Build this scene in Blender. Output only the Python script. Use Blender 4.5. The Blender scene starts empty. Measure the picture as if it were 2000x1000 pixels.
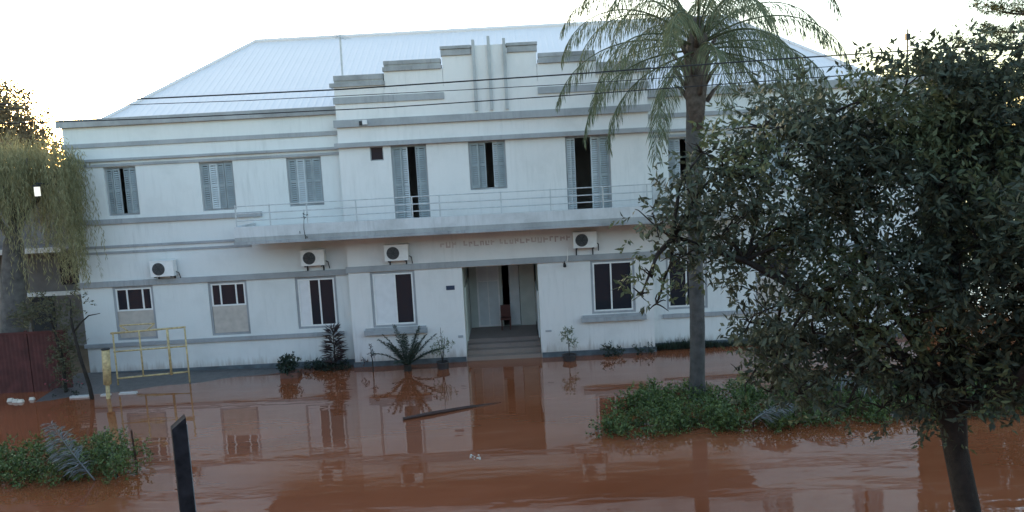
import bpy, math, random
import numpy as np
from mathutils import Vector, Matrix

rad = math.radians
sc = bpy.context.scene
col = sc.collection

# ------------------------------------------------------------------ camera
cam_d = bpy.data.cameras.new("camera")
cam = bpy.data.objects.new("camera", cam_d)
col.objects.link(cam)
cam_d.sensor_width = 36.0
cam_d.lens = 1560.0 / 2000.0 * 36.0
cam_d.clip_start = 0.1
cam_d.clip_end = 3000.0
cam.location = (0.4, -26.0, 6.5)
cam.rotation_euler = (Matrix.Rotation(rad(90 - 6.9), 3, 'X') @ Matrix.Rotation(rad(-3.0), 3, 'Z')).to_euler()
sc.camera = cam

# ------------------------------------------------------------------ sky, sun, exposure
SUN_EL, SUN_AZ = 8.0, -30.0          # degrees; azimuth from +Y, negative = to the left of the view
world = bpy.data.worlds.new("World")
sc.world = world
world.use_nodes = True
nt = world.node_tree
bg = nt.nodes["Background"]
sky = nt.nodes.new("ShaderNodeTexSky")
sky.sky_type = 'NISHITA'
sky.sun_disc = False
sky.sun_elevation = rad(SUN_EL)
sky.sun_rotation = rad(SUN_AZ)
sky.altitude = 0
sky.air_density = 1.0
sky.dust_density = 1.5
sky.ozone_density = 1.0
nt.links.new(sky.outputs[0], bg.inputs[0])
bg.inputs[1].default_value = 0.15

sun_d = bpy.data.lights.new("sun", 'SUN')
sun_d.energy = 0.3
sun_d.angle = rad(0.6)
sun_d.color = (1.0, 0.80, 0.58)
sun = bpy.data.objects.new("sun", sun_d)
col.objects.link(sun)
to_sun = Vector((math.sin(rad(SUN_AZ)) * math.cos(rad(SUN_EL)), math.cos(rad(SUN_AZ)) * math.cos(rad(SUN_EL)), math.sin(rad(SUN_EL))))
sun.rotation_euler = to_sun.to_track_quat('Z', 'Y').to_euler()
sun.location = (-30, 40, 20)

sc.view_settings.view_transform = 'Standard'
sc.view_settings.look = 'None'
sc.view_settings.exposure = 2.47
sc.view_settings.gamma = 1.0
sc.view_settings.use_curve_mapping = False

WATER = -0.10
rnd = random.Random(7)
rng = np.random.default_rng(11)

# ------------------------------------------------------------------ materials
def new_mat(name):
    m = bpy.data.materials.new(name)
    m.use_nodes = True
    return m, m.node_tree, m.node_tree.nodes["Principled BSDF"]

def set_spec(p, v):
    p.inputs["Specular IOR Level"].default_value = v

def plain(name, c, rough=0.7, var=0.12, scale=6.0, bump=0.0, metal=0.0, spec=0.4):
    """procedural colour with two sizes of mottling"""
    m, t, p = new_mat(name)
    p.inputs["Roughness"].default_value = rough
    p.inputs["Metallic"].default_value = metal
    set_spec(p, spec)
    geo = t.nodes.new("ShaderNodeNewGeometry")
    n1 = t.nodes.new("ShaderNodeTexNoise"); n1.inputs["Scale"].default_value = scale; n1.inputs["Detail"].default_value = 6
    t.links.new(geo.outputs["Position"], n1.inputs["Vector"])
    r = t.nodes.new("ShaderNodeValToRGB")
    r.color_ramp.elements[0].position = 0.3
    r.color_ramp.elements[1].position = 0.72
    r.color_ramp.elements[0].color = (*[x * (1 - var) for x in c], 1)
    r.color_ramp.elements[1].color = (*[min(1, x * (1 + var)) for x in c], 1)
    t.links.new(n1.outputs["Fac"], r.inputs[0])
    t.links.new(r.outputs[0], p.inputs["Base Color"])
    if bump:
        b = t.nodes.new("ShaderNodeBump"); b.inputs["Strength"].default_value = bump; b.inputs["Distance"].default_value = 0.02
        n2 = t.nodes.new("ShaderNodeTexNoise"); n2.inputs["Scale"].default_value = scale * 6; n2.inputs["Detail"].default_value = 5
        t.links.new(geo.outputs["Position"], n2.inputs["Vector"])
        t.links.new(n2.outputs["Fac"], b.inputs["Height"])
        t.links.new(b.outputs[0], p.inputs["Normal"])
    return m

def weathered(name, c, dirt, amount=0.5, streak=0.5, rough=0.75, lo=0.52):
    """painted plaster: mottling, vertical rain streaks and blotches of dirt"""
    m, t, p = new_mat(name)
    p.inputs["Roughness"].default_value = rough
    set_spec(p, 0.3)
    N, L = t.nodes.new, t.links.new
    geo = N("ShaderNodeNewGeometry")
    mp = N("ShaderNodeMapping"); mp.inputs["Scale"].default_value = (5.0, 5.0, 0.55)
    L(geo.outputs["Position"], mp.inputs[0])
    ns = N("ShaderNodeTexNoise"); ns.inputs["Scale"].default_value = 1.6; ns.inputs["Detail"].default_value = 7; ns.inputs["Roughness"].default_value = 0.62
    L(mp.outputs[0], ns.inputs["Vector"])
    nb = N("ShaderNodeTexNoise"); nb.inputs["Scale"].default_value = 0.9; nb.inputs["Detail"].default_value = 8; nb.inputs["Roughness"].default_value = 0.65
    L(geo.outputs["Position"], nb.inputs["Vector"])
    def ramp(src, a, b, top):
        r = N("ShaderNodeMapRange"); r.inputs[1].default_value = a; r.inputs[2].default_value = b; r.inputs[4].default_value = top
        L(src, r.inputs[0]); return r.outputs[0]
    f1 = ramp(ns.outputs["Fac"], lo, 0.85, streak)
    f2 = ramp(nb.outputs["Fac"], lo, 0.8, amount)
    nm = N("ShaderNodeTexNoise"); nm.inputs["Scale"].default_value = 0.45; nm.inputs["Detail"].default_value = 3
    L(geo.outputs["Position"], nm.inputs["Vector"])
    fm = ramp(nm.outputs["Fac"], 0.36, 0.62, 1.0)
    sm = N("ShaderNodeMath"); sm.operation = 'MULTIPLY'; L(f1, sm.inputs[0]); L(fm, sm.inputs[1]); f1 = sm.outputs[0]
    mx = N("ShaderNodeMath"); mx.operation = 'MAXIMUM'; L(f1, mx.inputs[0]); L(f2, mx.inputs[1])
    mix = N("ShaderNodeMix"); mix.data_type = 'RGBA'
    mix.inputs["A"].default_value = (*c, 1); mix.inputs["B"].default_value = (*dirt, 1)
    L(mx.outputs[0], mix.inputs["Factor"])
    # splashes of dried mud up to knee height, ragged upper edge
    sx = N("ShaderNodeSeparateXYZ"); L(geo.outputs["Position"], sx.inputs[0])
    ad = N("ShaderNodeMath"); ad.operation = 'MULTIPLY_ADD'; ad.inputs[1].default_value = -0.9; L(ns.outputs["Fac"], ad.inputs[0]); L(sx.outputs["Z"], ad.inputs[2])
    fz = N("ShaderNodeMapRange"); fz.inputs[1].default_value = -0.12; fz.inputs[2].default_value = -0.42; fz.inputs[3].default_value = 0.0; fz.inputs[4].default_value = 0.55
    L(ad.outputs[0], fz.inputs[0])
    mud = N("ShaderNodeMix"); mud.data_type = 'RGBA'; mud.inputs["B"].default_value = (0.26, 0.20, 0.16, 1)
    L(fz.outputs[0], mud.inputs["Factor"]); L(mix.outputs["Result"], mud.inputs["A"])
    L(mud.outputs["Result"], p.inputs["Base Color"])
    n3 = N("ShaderNodeTexNoise"); n3.inputs["Scale"].default_value = 22; n3.inputs["Detail"].default_value = 5
    L(geo.outputs["Position"], n3.inputs["Vector"])
    b = N("ShaderNodeBump"); b.inputs["Strength"].default_value = 0.25; b.inputs["Distance"].default_value = 0.015
    L(n3.outputs["Fac"], b.inputs["Height"]); L(b.outputs[0], p.inputs["Normal"])
    return m

def leaf_mat(name, c1, c2, rough=0.45, trans=0.25, spec=0.5):
    m, t, p = new_mat(name)
    N, L = t.nodes.new, t.links.new
    geo = N("ShaderNodeNewGeometry")
    r = N("ShaderNodeValToRGB")
    r.color_ramp.elements[0].color = (*c1, 1); r.color_ramp.elements[1].color = (*c2, 1)
    L(geo.outputs["Random Per Island"], r.inputs[0])
    L(r.outputs[0], p.inputs["Base Color"])
    p.inputs["Roughness"].default_value = rough
    set_spec(p, spec)
    tr = N("ShaderNodeBsdfTranslucent"); L(r.outputs[0], tr.inputs[0])
    mx = N("ShaderNodeMixShader"); mx.inputs[0].default_value = trans
    L(p.outputs[0], mx.inputs[1]); L(tr.outputs[0], mx.inputs[2])
    L(mx.outputs[0], t.nodes["Material Output"].inputs["Surface"])
    return m

M = {}
M['wall'] = weathered('wall_paint', (0.67, 0.662, 0.652), (0.36, 0.37, 0.36), 0.36, 0.55, lo=0.48)
M['wall_wing'] = weathered('wall_paint_wing', (0.645, 0.66, 0.652), (0.36, 0.38, 0.37), 0.32, 0.5, lo=0.48)
M['band'] = weathered('grey_band', (0.335, 0.35, 0.365), (0.13, 0.14, 0.14), 0.65, 0.75, lo=0.45)
M['cap'] = weathered('mossy_cap', (0.35, 0.36, 0.37), (0.09, 0.095, 0.095), 0.8, 0.9, lo=0.42)
M['concrete'] = weathered('stained_concrete', (0.36, 0.37, 0.37), (0.10, 0.10, 0.09), 0.75, 0.85, lo=0.43)
M['balcony'] = weathered('balcony_paint', (0.56, 0.57, 0.58), (0.20, 0.21, 0.20), 0.7, 0.75, lo=0.46)
M['plinth'] = plain('plinth_paint', (0.085, 0.105, 0.12), 0.6, 0.35, 4)
M['shutter'] = plain('shutter_grey', (0.27, 0.31, 0.325), 0.6, 0.14, 3)
M['shutter_pale'] = plain('shutter_pale_grey', (0.44, 0.48, 0.50), 0.6, 0.12, 3)
M['white'] = plain('white_metal', (0.72, 0.72, 0.71), 0.45, 0.06, 8)
M['beige'] = plain('beige_board', (0.44, 0.40, 0.36), 0.7, 0.12, 5)
M['blind'] = plain('white_blind', (0.66, 0.66, 0.67), 0.7, 0.05, 5)
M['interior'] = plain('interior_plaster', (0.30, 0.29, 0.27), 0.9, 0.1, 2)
M['greenwall'] = plain('vestibule_paint', (0.46, 0.49, 0.45), 0.7, 0.1, 2)
M['dado'] = plain('vestibule_tiles', (0.55, 0.59, 0.60), 0.35, 0.06, 4)
M['step'] = weathered('step_granite', (0.21, 0.175, 0.16), (0.10, 0.075, 0.065), 0.6, 0.4)
M['fin'] = weathered('fin_paint', (0.40, 0.42, 0.43), (0.16, 0.165, 0.16), 0.6, 0.7, lo=0.46)
M['rail'] = plain('rail_metal', (0.46, 0.48, 0.49), 0.5, 0.15, 9)
M['roof'] = weathered('roof_sheet', (0.65, 0.615, 0.61), (0.53, 0.515, 0.51), 0.25, 0.3, rough=0.42, lo=0.48)
M['dark'] = plain('dark_metal', (0.03, 0.032, 0.036), 0.6, 0.3, 6, spec=0.3)
M['postpaint'] = plain('post_paint', (0.022, 0.023, 0.028), 0.85, 0.4, 6, spec=0.12)
M['cable'] = plain('cable_rubber', (0.02, 0.02, 0.022), 0.6, 0.1, 6)
M['grille'] = plain('fan_grille', (0.07, 0.075, 0.08), 0.5, 0.1, 8)
M['redpaint'] = weathered('letter_paint', (0.40, 0.31, 0.29), (0.64, 0.65, 0.65), 0.95, 0.95, lo=0.38)
M['plate'] = plain('number_plate', (0.03, 0.05, 0.09), 0.4, 0.1, 8)
M['yellow'] = plain('yellow_paint', (0.46, 0.36, 0.19), 0.7, 0.35, 12)
M['fence'] = plain('dark_red_paint', (0.080, 0.027, 0.026), 0.8, 0.35, 3)
M['asphalt'] = plain('wet_asphalt', (0.10, 0.094, 0.092), 0.35, 0.25, 7, 0.4)
M['ground'] = plain('bare_earth', (0.12, 0.085, 0.055), 0.95, 0.3, 1.3, 0.4)
M['kerbpaint'] = plain('kerb_paint', (0.52, 0.51, 0.49), 0.7, 0.15, 8)
M['pot'] = plain('pot_plastic', (0.035, 0.030, 0.032), 0.55, 0.2, 9)
M['potclay'] = plain('pot_clay', (0.13, 0.06, 0.045), 0.7, 0.2, 9)
M['wood'] = plain('wet_wood', (0.045, 0.022, 0.016), 0.5, 0.3, 10)
M['redchair'] = plain('red_plastic', (0.085, 0.030, 0.024), 0.5, 0.1, 9)
M['bark'] = plain('bark_dark', (0.024, 0.020, 0.017), 0.9, 0.4, 9, 0.8)
M['barkgrey'] = plain('bark_grey', (0.10, 0.096, 0.092), 0.9, 0.35, 5, 0.8)
M['palmbark'] = plain('palm_bark', (0.075, 0.074, 0.072), 0.9, 0.35, 5, 0.8)
M['palmfibre'] = plain('palm_fibre', (0.10, 0.085, 0.075), 0.95, 0.4, 9, 0.8)
M['housewall'] = plain('house_wall', (0.16, 0.145, 0.14), 0.85, 0.2, 2)
M['leaf_tree'] = leaf_mat('leaf_tree', (0.042, 0.055, 0.042), (0.105, 0.125, 0.080), 0.55, 0.25, 0.25)
M['leaf_young'] = leaf_mat('leaf_young', (0.060, 0.080, 0.042), (0.145, 0.170, 0.085), 0.55, 0.3, 0.25)
M['leaf_hedge'] = leaf_mat('leaf_hedge', (0.040, 0.070, 0.022), (0.135, 0.195, 0.055), 0.5, 0.22, 0.45)
M['leaf_palm'] = leaf_mat('leaf_palm', (0.085, 0.110, 0.066), (0.175, 0.20, 0.12), 0.6, 0.35, 0.25)
M['leaf_weep'] = leaf_mat('leaf_weep', (0.185, 0.185, 0.098), (0.38, 0.36, 0.20), 0.6, 0.35, 0.3)
M['leaf_olive'] = leaf_mat('leaf_olive', (0.075, 0.080, 0.048), (0.15, 0.145, 0.085), 0.6, 0.25, 0.3)
M['leaf_tawny'] = leaf_mat('leaf_tawny', (0.13, 0.105, 0.065), (0.27, 0.215, 0.13), 0.6, 0.2, 0.3)
M['leaf_dark'] = leaf_mat('leaf_dark', (0.012, 0.026, 0.020), (0.035, 0.055, 0.035), 0.5, 0.15, 0.4)
M['leaf_bronze'] = leaf_mat('leaf_bronze', (0.035, 0.026, 0.030), (0.075, 0.050, 0.050), 0.5, 0.15, 0.4)
M['leaf_pale'] = leaf_mat('leaf_pale', (0.14, 0.17, 0.11), (0.26, 0.29, 0.20), 0.6, 0.3, 0.3)
M['leaf_dead'] = leaf_mat('leaf_dead', (0.13, 0.14, 0.14), (0.25, 0.265, 0.265), 0.7, 0.15, 0.2)
M['leaf_far'] = leaf_mat('leaf_far', (0.030, 0.045, 0.020), (0.075, 0.095, 0.040), 0.6, 0.25, 0.3)
M['petal'] = leaf_mat('petal', (0.30, 0.06, 0.09), (0.42, 0.12, 0.15), 0.6, 0.25, 0.3)
M['shaderow'] = plain('shading_row_brick', (0.13, 0.085, 0.07), 0.9, 0.25, 3)
M['litter'] = plain('pale_litter', (0.55, 0.52, 0.46), 0.6, 0.2, 9)

m_, t_, p_ = new_mat('sky_gap_glow')
p_.inputs["Base Color"].default_value = (0.8, 0.79, 0.74, 1)
p_.inputs["Emission Color"].default_value = (1.0, 0.95, 0.8, 1)
p_.inputs["Emission Strength"].default_value = 0.14  # glow in place of bright sky between the leaves
M['gapglow'] = m_
def glass_mat():
    m, t, p = new_mat('window_glass')
    p.inputs["Base Color"].default_value = (0.022, 0.024, 0.032, 1)
    p.inputs["Roughness"].default_value = 0.06
    set_spec(p, 0.35)
    geo = t.nodes.new("ShaderNodeNewGeometry")
    n = t.nodes.new("ShaderNodeTexNoise"); n.inputs["Scale"].default_value = 1.5
    b = t.nodes.new("ShaderNodeBump"); b.inputs["Strength"].default_value = 0.1; b.inputs["Distance"].default_value = 0.01
    t.links.new(geo.outputs["Position"], n.inputs["Vector"]); t.links.new(n.outputs["Fac"], b.inputs["Height"]); t.links.new(b.outputs[0], p.inputs["Normal"])
    return m
M['glass'] = glass_mat()

def water_mat():
    m, t, p = new_mat('muddy_flood_water')
    N, L = t.nodes.new, t.links.new
    geo = N("ShaderNodeNewGeometry")
    mp = N("ShaderNodeMapping"); mp.inputs["Scale"].default_value = (0.16, 0.45, 1)
    L(geo.outputs["Position"], mp.inputs[0])
    n = N("ShaderNodeTexNoise"); n.inputs["Scale"].default_value = 1.0; n.inputs["Detail"].default_value = 5; n.inputs["Distortion"].default_value = 0.6
    L(mp.outputs[0], n.inputs["Vector"])
    r = N("ShaderNodeValToRGB")
    r.color_ramp.elements[0].position = 0.3; r.color_ramp.elements[1].position = 0.72
    r.color_ramp.elements[0].color = (0.185, 0.053, 0.020, 1); r.color_ramp.elements[1].color = (0.275, 0.092, 0.044, 1)
    L(n.outputs["Fac"], r.inputs[0])
    mp3 = N("ShaderNodeMapping"); mp3.inputs["Scale"].default_value = (0.35, 2.6, 1); mp3.inputs["Rotation"].default_value = (0, 0, 0.12)
    L(geo.outputs["Position"], mp3.inputs[0])
    n4 = N("ShaderNodeTexNoise"); n4.inputs["Scale"].default_value = 1.0; n4.inputs["Detail"].default_value = 9; n4.inputs["Roughness"].default_value = 0.7; n4.inputs["Distortion"].default_value = 1.2
    L(mp3.outputs[0], n4.inputs["Vector"])
    f4 = N("ShaderNodeMapRange"); f4.inputs[1].default_value = 0.56; f4.inputs[2].default_value = 0.74; f4.inputs[4].default_value = 0.5
    L(n4.outputs["Fac"], f4.inputs[0])
    silt = N("ShaderNodeMix"); silt.data_type = 'RGBA'; silt.inputs["B"].default_value = (0.31, 0.145, 0.085, 1)
    L(f4.outputs[0], silt.inputs["Factor"]); L(r.outputs[0], silt.inputs["A"]); L(silt.outputs["Result"], p.inputs["Base Color"])
    p.inputs["Roughness"].default_value = 0.02
    p.inputs["IOR"].default_value = 1.95
    set_spec(p, 0.5)
    # ripples: long low swell everywhere, finer chop only in slow patches
    mp2 = N("ShaderNodeMapping"); mp2.inputs["Scale"].default_value = (0.7, 2.2, 1)
    L(geo.outputs["Position"], mp2.inputs[0])
    w1 = N("ShaderNodeTexNoise"); w1.inputs["Scale"].default_value = 0.9; w1.inputs["Detail"].default_value = 2
    L(mp2.outputs[0], w1.inputs["Vector"])
    w2 = N("ShaderNodeTexNoise"); w2.inputs["Scale"].default_value = 5.5; w2.inputs["Detail"].default_value = 2
    L(mp2.outputs[0], w2.inputs["Vector"])
    pt = N("ShaderNodeTexNoise"); pt.inputs["Scale"].default_value = 0.22; pt.inputs["Detail"].default_value = 2
    L(geo.outputs["Position"], pt.inputs["Vector"])
    mr = N("ShaderNodeMapRange"); mr.inputs[1].default_value = 0.48; mr.inputs[2].default_value = 0.68; mr.inputs[3].default_value = 0.05
    L(pt.outputs["Fac"], mr.inputs[0])
    mu = N("ShaderNodeMath"); mu.operation = 'MULTIPLY'; L(w2.outputs["Fac"], mu.inputs[0]); L(mr.outputs[0], mu.inputs[1])
    mu2 = N("ShaderNodeMath"); mu2.operation = 'MULTIPLY_ADD'; mu2.inputs[1].default_value = 0.11; L(mu.outputs[0], mu2.inputs[0]); L(w1.outputs["Fac"], mu2.inputs[2])
    b = N("ShaderNodeBump"); b.inputs["Strength"].default_value = 1.0; b.inputs["Distance"].default_value = 0.007
    L(mu2.outputs[0], b.inputs["Height"]); L(b.outputs[0], p.inputs["Normal"])
    return m
M['water'] = water_mat()

# ------------------------------------------------------------------ mesh helpers
ROOT_LOC = {}

def finish(o, parent):
    col.objects.link(o)
    if parent is not None:
        o.parent = parent
        L = ROOT_LOC.get(parent.name)
        if L is not None:
            o.matrix_parent_inverse = Matrix.Translation(-L)
    return o

def thing(name, label, cat, loc, group=None):
    o = bpy.data.objects.new(name, None)
    col.objects.link(o)
    o.location = loc
    o.empty_display_size = 0.2
    ROOT_LOC[o.name] = Vector(loc)
    return tag(o, label, cat, group)

def tag(o, label, cat, group=None):
    o["label"] = label; o["category"] = cat
    if group: o["group"] = group
    return o

def struct(o):
    o["kind"] = "structure"; return o

class MB:
    def __init__(s): s.v = []; s.f = []
    def box(s, x0, x1, y0, y1, z0, z1):
        n = len(s.v)
        s.v += [(x0,y0,z0),(x1,y0,z0),(x1,y1,z0),(x0,y1,z0),(x0,y0,z1),(x1,y0,z1),(x1,y1,z1),(x0,y1,z1)]
        s.f += [(n+a,n+b,n+c,n+d) for a,b,c,d in ((3,2,1,0),(4,5,6,7),(0,1,5,4),(1,2,6,5),(2,3,7,6),(3,0,4,7))]
        return s
    def hexa(s, pts):
        n = len(s.v); s.v += [tuple(p) for p in pts]
        s.f += [(n+a,n+b,n+c,n+d) for a,b,c,d in ((3,2,1,0),(4,5,6,7),(0,1,5,4),(1,2,6,5),(2,3,7,6),(3,0,4,7))]
        return s
    def poly(s, pts):
        n = len(s.v); s.v += [tuple(p) for p in pts]; s.f.append(tuple(range(n, n+len(pts)))); return s
    def tube(s, path, radii, k=8, cap=True):
        P = [Vector(p) for p in path]
        if not hasattr(radii, '__len__'): radii = [radii] * len(P)
        n0 = len(s.v); ref = Vector((0.0, 0.0, 1.0))
        for i, p in enumerate(P):
            d = (P[min(i+1, len(P)-1)] - P[max(i-1, 0)]).normalized()
            a = d.cross(ref if abs(d.z) < 0.95 else Vector((1.0, 0.0, 0.0))).normalized(); b = a.cross(d)
            for j in range(k):
                t = 2 * math.pi * j / k
                q = p + (a * math.cos(t) + b * math.sin(t)) * radii[i]
                s.v.append((q.x, q.y, q.z))
        for i in range(len(P)-1):
            for j in range(k):
                a = n0 + i*k + j; b = n0 + i*k + (j+1) % k
                s.f.append((a, b, b+k, a+k))
        if cap:
            s.f.append(tuple(n0 + j for j in reversed(range(k))))
            s.f.append(tuple(n0 + (len(P)-1)*k + j for j in range(k)))
        return s
    def lathe(s, cx, cy, prof, k=20):
        n0 = len(s.v)
        for r, z in prof:
            for j in range(k):
                t = 2*math.pi*j/k; s.v.append((cx + r*math.cos(t), cy + r*math.sin(t), z))
        for i in range(len(prof)-1):
            for j in range(k):
                a = n0+i*k+j; b = n0+i*k+(j+1) % k
                s.f.append((a, b, b+k, a+k))
        s.f.append(tuple(n0 + j for j in reversed(range(k))))
        s.f.append(tuple(n0 + (len(prof)-1)*k + j for j in range(k)))
        return s
    def build(s, name, mat, parent=None, smooth=False, stuff=False):
        me = bpy.data.meshes.new(name)
        me.from_pydata(s.v, [], s.f)
        me.materials.append(M[mat] if isinstance(mat, str) else mat)
        if smooth:
            me.polygons.foreach_set("use_smooth", [True]*len(me.polygons))
        me.update()
        o = bpy.data.objects.new(name, me)
        if stuff: o["kind"] = "stuff"
        return finish(o, parent)

def bx(name, mat, parent, *a):
    return MB().box(*a).build(name, mat, parent)

def norm(a):
    return a / np.maximum(np.linalg.norm(a, axis=1, keepdims=True), 1e-9)

def leaves(name, mat, parent, C, D, L, W, fold=0.15, stuff=True, up=None):
    """one mesh of pointed leaves: base C, direction D, length L, width W"""
    N = len(C)
    D = norm(D)
    if up is None: up = rng.normal(size=(N, 3)) + np.array([0, 0, 0.9])
    S = norm(np.cross(D, up)); U = np.cross(S, D)
    L = np.broadcast_to(np.asarray(L, float), (N,))[:, None]; W = np.broadcast_to(np.asarray(W, float), (N,))[:, None]
    V = np.empty((N, 4, 3))
    V[:, 0] = C
    V[:, 1] = C + D*L*0.45 + S*W*0.5 + U*W*fold
    V[:, 2] = C + D*L - U*L*0.08
    V[:, 3] = C + D*L*0.45 - S*W*0.5 + U*W*fold
    me = bpy.data.meshes.new(name)
    me.vertices.add(4*N); me.vertices.foreach_set("co", V.ravel())
    me.loops.add(4*N); me.loops.foreach_set("vertex_index", np.arange(4*N, dtype=np.int32))
    me.polygons.add(N); me.polygons.foreach_set("loop_start", np.arange(0, 4*N, 4, dtype=np.int32))
    me.update(calc_edges=True)
    me.materials.append(M[mat])
    o = bpy.data.objects.new(name, me)
    if stuff: o["kind"] = "stuff"
    return finish(o, parent)

def twig_cloud(blobs, per_m3, nleaf, tlen, out=0.7, upw=0.25, shell=0.45, flat=1.0):
    """leaf bases and directions on short twigs spread through ellipsoids (cx,cy,cz,rx,ry,rz)"""
    Cs, Ds = [], []
    for (cx, cy, cz, rx, ry, rz) in blobs:
        n = max(4, int(per_m3 * 4.19 * rx * ry * rz))
        u = norm(rng.normal(size=(n, 3))); r = rng.random(n)**shell
        # uneven clumping: drop twigs by a cheap wave noise
        P = u * r[:, None] * np.array([rx, ry, rz]) + np.array([cx, cy, cz])
        k = np.sin(P[:, 0]*5.1 + P[:, 2]*3.3) + np.sin(P[:, 1]*4.3 - P[:, 2]*4.9 + 1.7) + np.sin(P[:, 0]*3.7 - P[:, 1]*5.7)
        keep = k + rng.normal(size=n)*0.8 > -0.75
        P = P[keep]; u = u[keep]
        T = norm(u*out + np.array([0, 0, upw]) + rng.normal(size=P.shape)*0.45)
        for j in range(nleaf):
            f = (j + rng.random(len(P))*0.6) / nleaf
            Cs.append(P + T*(f*tlen)[:, None])
            Ds.append(T*0.55 + norm(rng.normal(size=P.shape))*0.85 + np.array([0, 0, -0.15]))
    return np.concatenate(Cs), np.concatenate(Ds)

# ------------------------------------------------------------------ ground and water
def grid_sheet(name, mat, x0, x1, y0, y1, nx, ny, zf):
    xs = np.linspace(x0, x1, nx); ys = np.linspace(y0, y1, ny)
    m = MB()
    for y in ys:
        for x in xs: m.v.append((x, y, zf(x, y)))
    for j in range(ny-1):
        for i in range(nx-1):
            a = j*nx+i; m.f.append((a, a+1, a+nx+1, a+nx))
    return m.build(name, mat, None, smooth=True)

def ss(a, b, x):
    t = min(1, max(0, (x-a)/(b-a))); return t*t*(3-2*t)

m = MB(); m.poly([(-900,-900,-0.75),(900,-900,-0.75),(900,900,-0.75),(-900,900,-0.75)])
struct(m.build('ground', 'ground'))
m = MB(); m.poly([(-900,-900,WATER),(900,-900,WATER),(900,900,WATER),(-900,900,WATER)])
struct(m.build('flood_water', 'water'))
# higher ground of the yard left of and behind the building
struct(grid_sheet('yard', 'ground', -70, -13.0, -2.2, 60, 30, 40,
                  lambda x, y: -0.55 + 0.75*ss(-1.6, 1.8, y) + 0.05*math.sin(x*0.7)*math.cos(y*0.5)))
# drive that comes out of the water along the left wing
struct(grid_sheet('drive', 'asphalt', -14.4, -6.5, -3.2, 0.34, 40, 24,
                  lambda x, y: max(-0.6, WATER + 0.085*(y + 1.75 - 0.29*(x+13.0)) + 0.008*math.sin(x*2.1+y*3.0))))

# ------------------------------------------------------------------ the building
B = thing('civic_building', 'long two storey white building with stepped parapet, balcony and pale metal roof', 'building', (0, 0, -0.1))

def wall_mesh(name, mat, x0, x1, z0, z1, y0, t, holes):
    xs = sorted({x0, x1, *[h[0] for h in holes], *[h[1] for h in holes]})
    zs = sorted({z0, z1, *[h[2] for h in holes], *[h[3] for h in holes]})
    m = MB(); y1 = y0 + t
    def solid(i, j):
        if i < 0 or j < 0 or i >= len(xs)-1 or j >= len(zs)-1: return False
        cx = (xs[i]+xs[i+1])/2; cz = (zs[j]+zs[j+1])/2
        return not any(h[0] < cx < h[1] and h[2] < cz < h[3] for h in holes)
    for i in range(len(xs)-1):
        for j in range(len(zs)-1):
            if not solid(i, j): continue
            a, b, c, d = xs[i], xs[i+1], zs[j], zs[j+1]
            m.poly([(a,y0,c),(b,y0,c),(b,y0,d),(a,y0,d)])
            m.poly([(b,y1,c),(a,y1,c),(a,y1,d),(b,y1,d)])
            if not solid(i-1, j): m.poly([(a,y1,c),(a,y0,c),(a,y0,d),(a,y1,d)])
            if not solid(i+1, j): m.poly([(b,y0,c),(b,y1,c),(b,y1,d),(b,y0,d)])
            if not solid(i, j-1): m.poly([(a,y1,c),(b,y1,c),(b,y0,c),(a,y0,c)])
            if not solid(i, j+1): m.poly([(a,y0,d),(b,y0,d),(b,y1,d),(a,y1,d)])
    return m.build(name, mat, B)

YW = 0.35
up_w = [(-12.80,-11.75,5.33,6.92), (-9.67,-8.57,5.33,6.92), (-6.82,-5.68,5.33,6.92)]
lo_w = [(-12.95,-11.60,1.15,2.97), (-9.77,-8.48,1.15,2.97), (-6.87,-5.50,1.22,2.97)]
mir = lambda h: (-h[1], -h[0], h[2], h[3])
wall_mesh('wing_wall', 'wall_wing', -14.0, -5.0, -0.7, 8.32, YW, 0.25, up_w + lo_w)
wall_mesh('wing_wall', 'wall_wing', 5.0, 14.0, -0.7, 8.32, YW, 0.25, [mir(h) for h in up_w + lo_w])
c_small = (-4.00,-3.57,6.68,7.13); c_d1 = (-3.33,-2.18,4.60,7.13); c_mid = (-0.83,0.37,5.57,7.13); c_d2 = (2.30,3.75,4.60,7.13)
c_l1 = (-4.30,-2.83,1.20,3.06); c_l2 = (2.95,4.40,1.28,3.06); c_ent = (-1.27,1.22,-0.7,3.06)
wall_mesh('front_wall', 'wall', -5.0, 5.0, -0.7, 8.93, 0.0, 0.25, [c_small, c_d1, c_mid, c_d2, c_l1, c_l2, c_ent])
for s in (-1, 1):
    x0, x1 = sorted((s*5.0, s*4.78))
    bx('return_wall', 'wall', B, x0, x1, 0.252, 0.75, -0.7, 8.93)
    x0, x1 = sorted((s*14.0, s*13.75))
    bx('side_wall', 'wall_wing', B, x0, x1, 0.602, 15.4, -0.7, 8.32)
bx('rear_wall', 'wall_wing', B, -13.748, 13.748, 15.15, 15.38, -0.7, 8.30)
# rooms behind the openings
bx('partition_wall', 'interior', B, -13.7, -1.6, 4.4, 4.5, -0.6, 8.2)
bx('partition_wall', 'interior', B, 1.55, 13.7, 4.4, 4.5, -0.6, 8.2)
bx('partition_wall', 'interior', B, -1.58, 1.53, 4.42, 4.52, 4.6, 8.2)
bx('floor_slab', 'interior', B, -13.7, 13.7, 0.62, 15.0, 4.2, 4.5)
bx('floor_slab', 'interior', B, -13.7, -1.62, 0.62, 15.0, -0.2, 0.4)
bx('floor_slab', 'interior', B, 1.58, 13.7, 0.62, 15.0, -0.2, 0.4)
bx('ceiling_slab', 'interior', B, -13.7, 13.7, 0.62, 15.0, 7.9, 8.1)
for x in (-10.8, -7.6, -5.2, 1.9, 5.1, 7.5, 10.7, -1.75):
    bx('cross_wall', 'interior', B, x, x+0.12, 0.61, 4.39, -0.15, 7.88)

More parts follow.
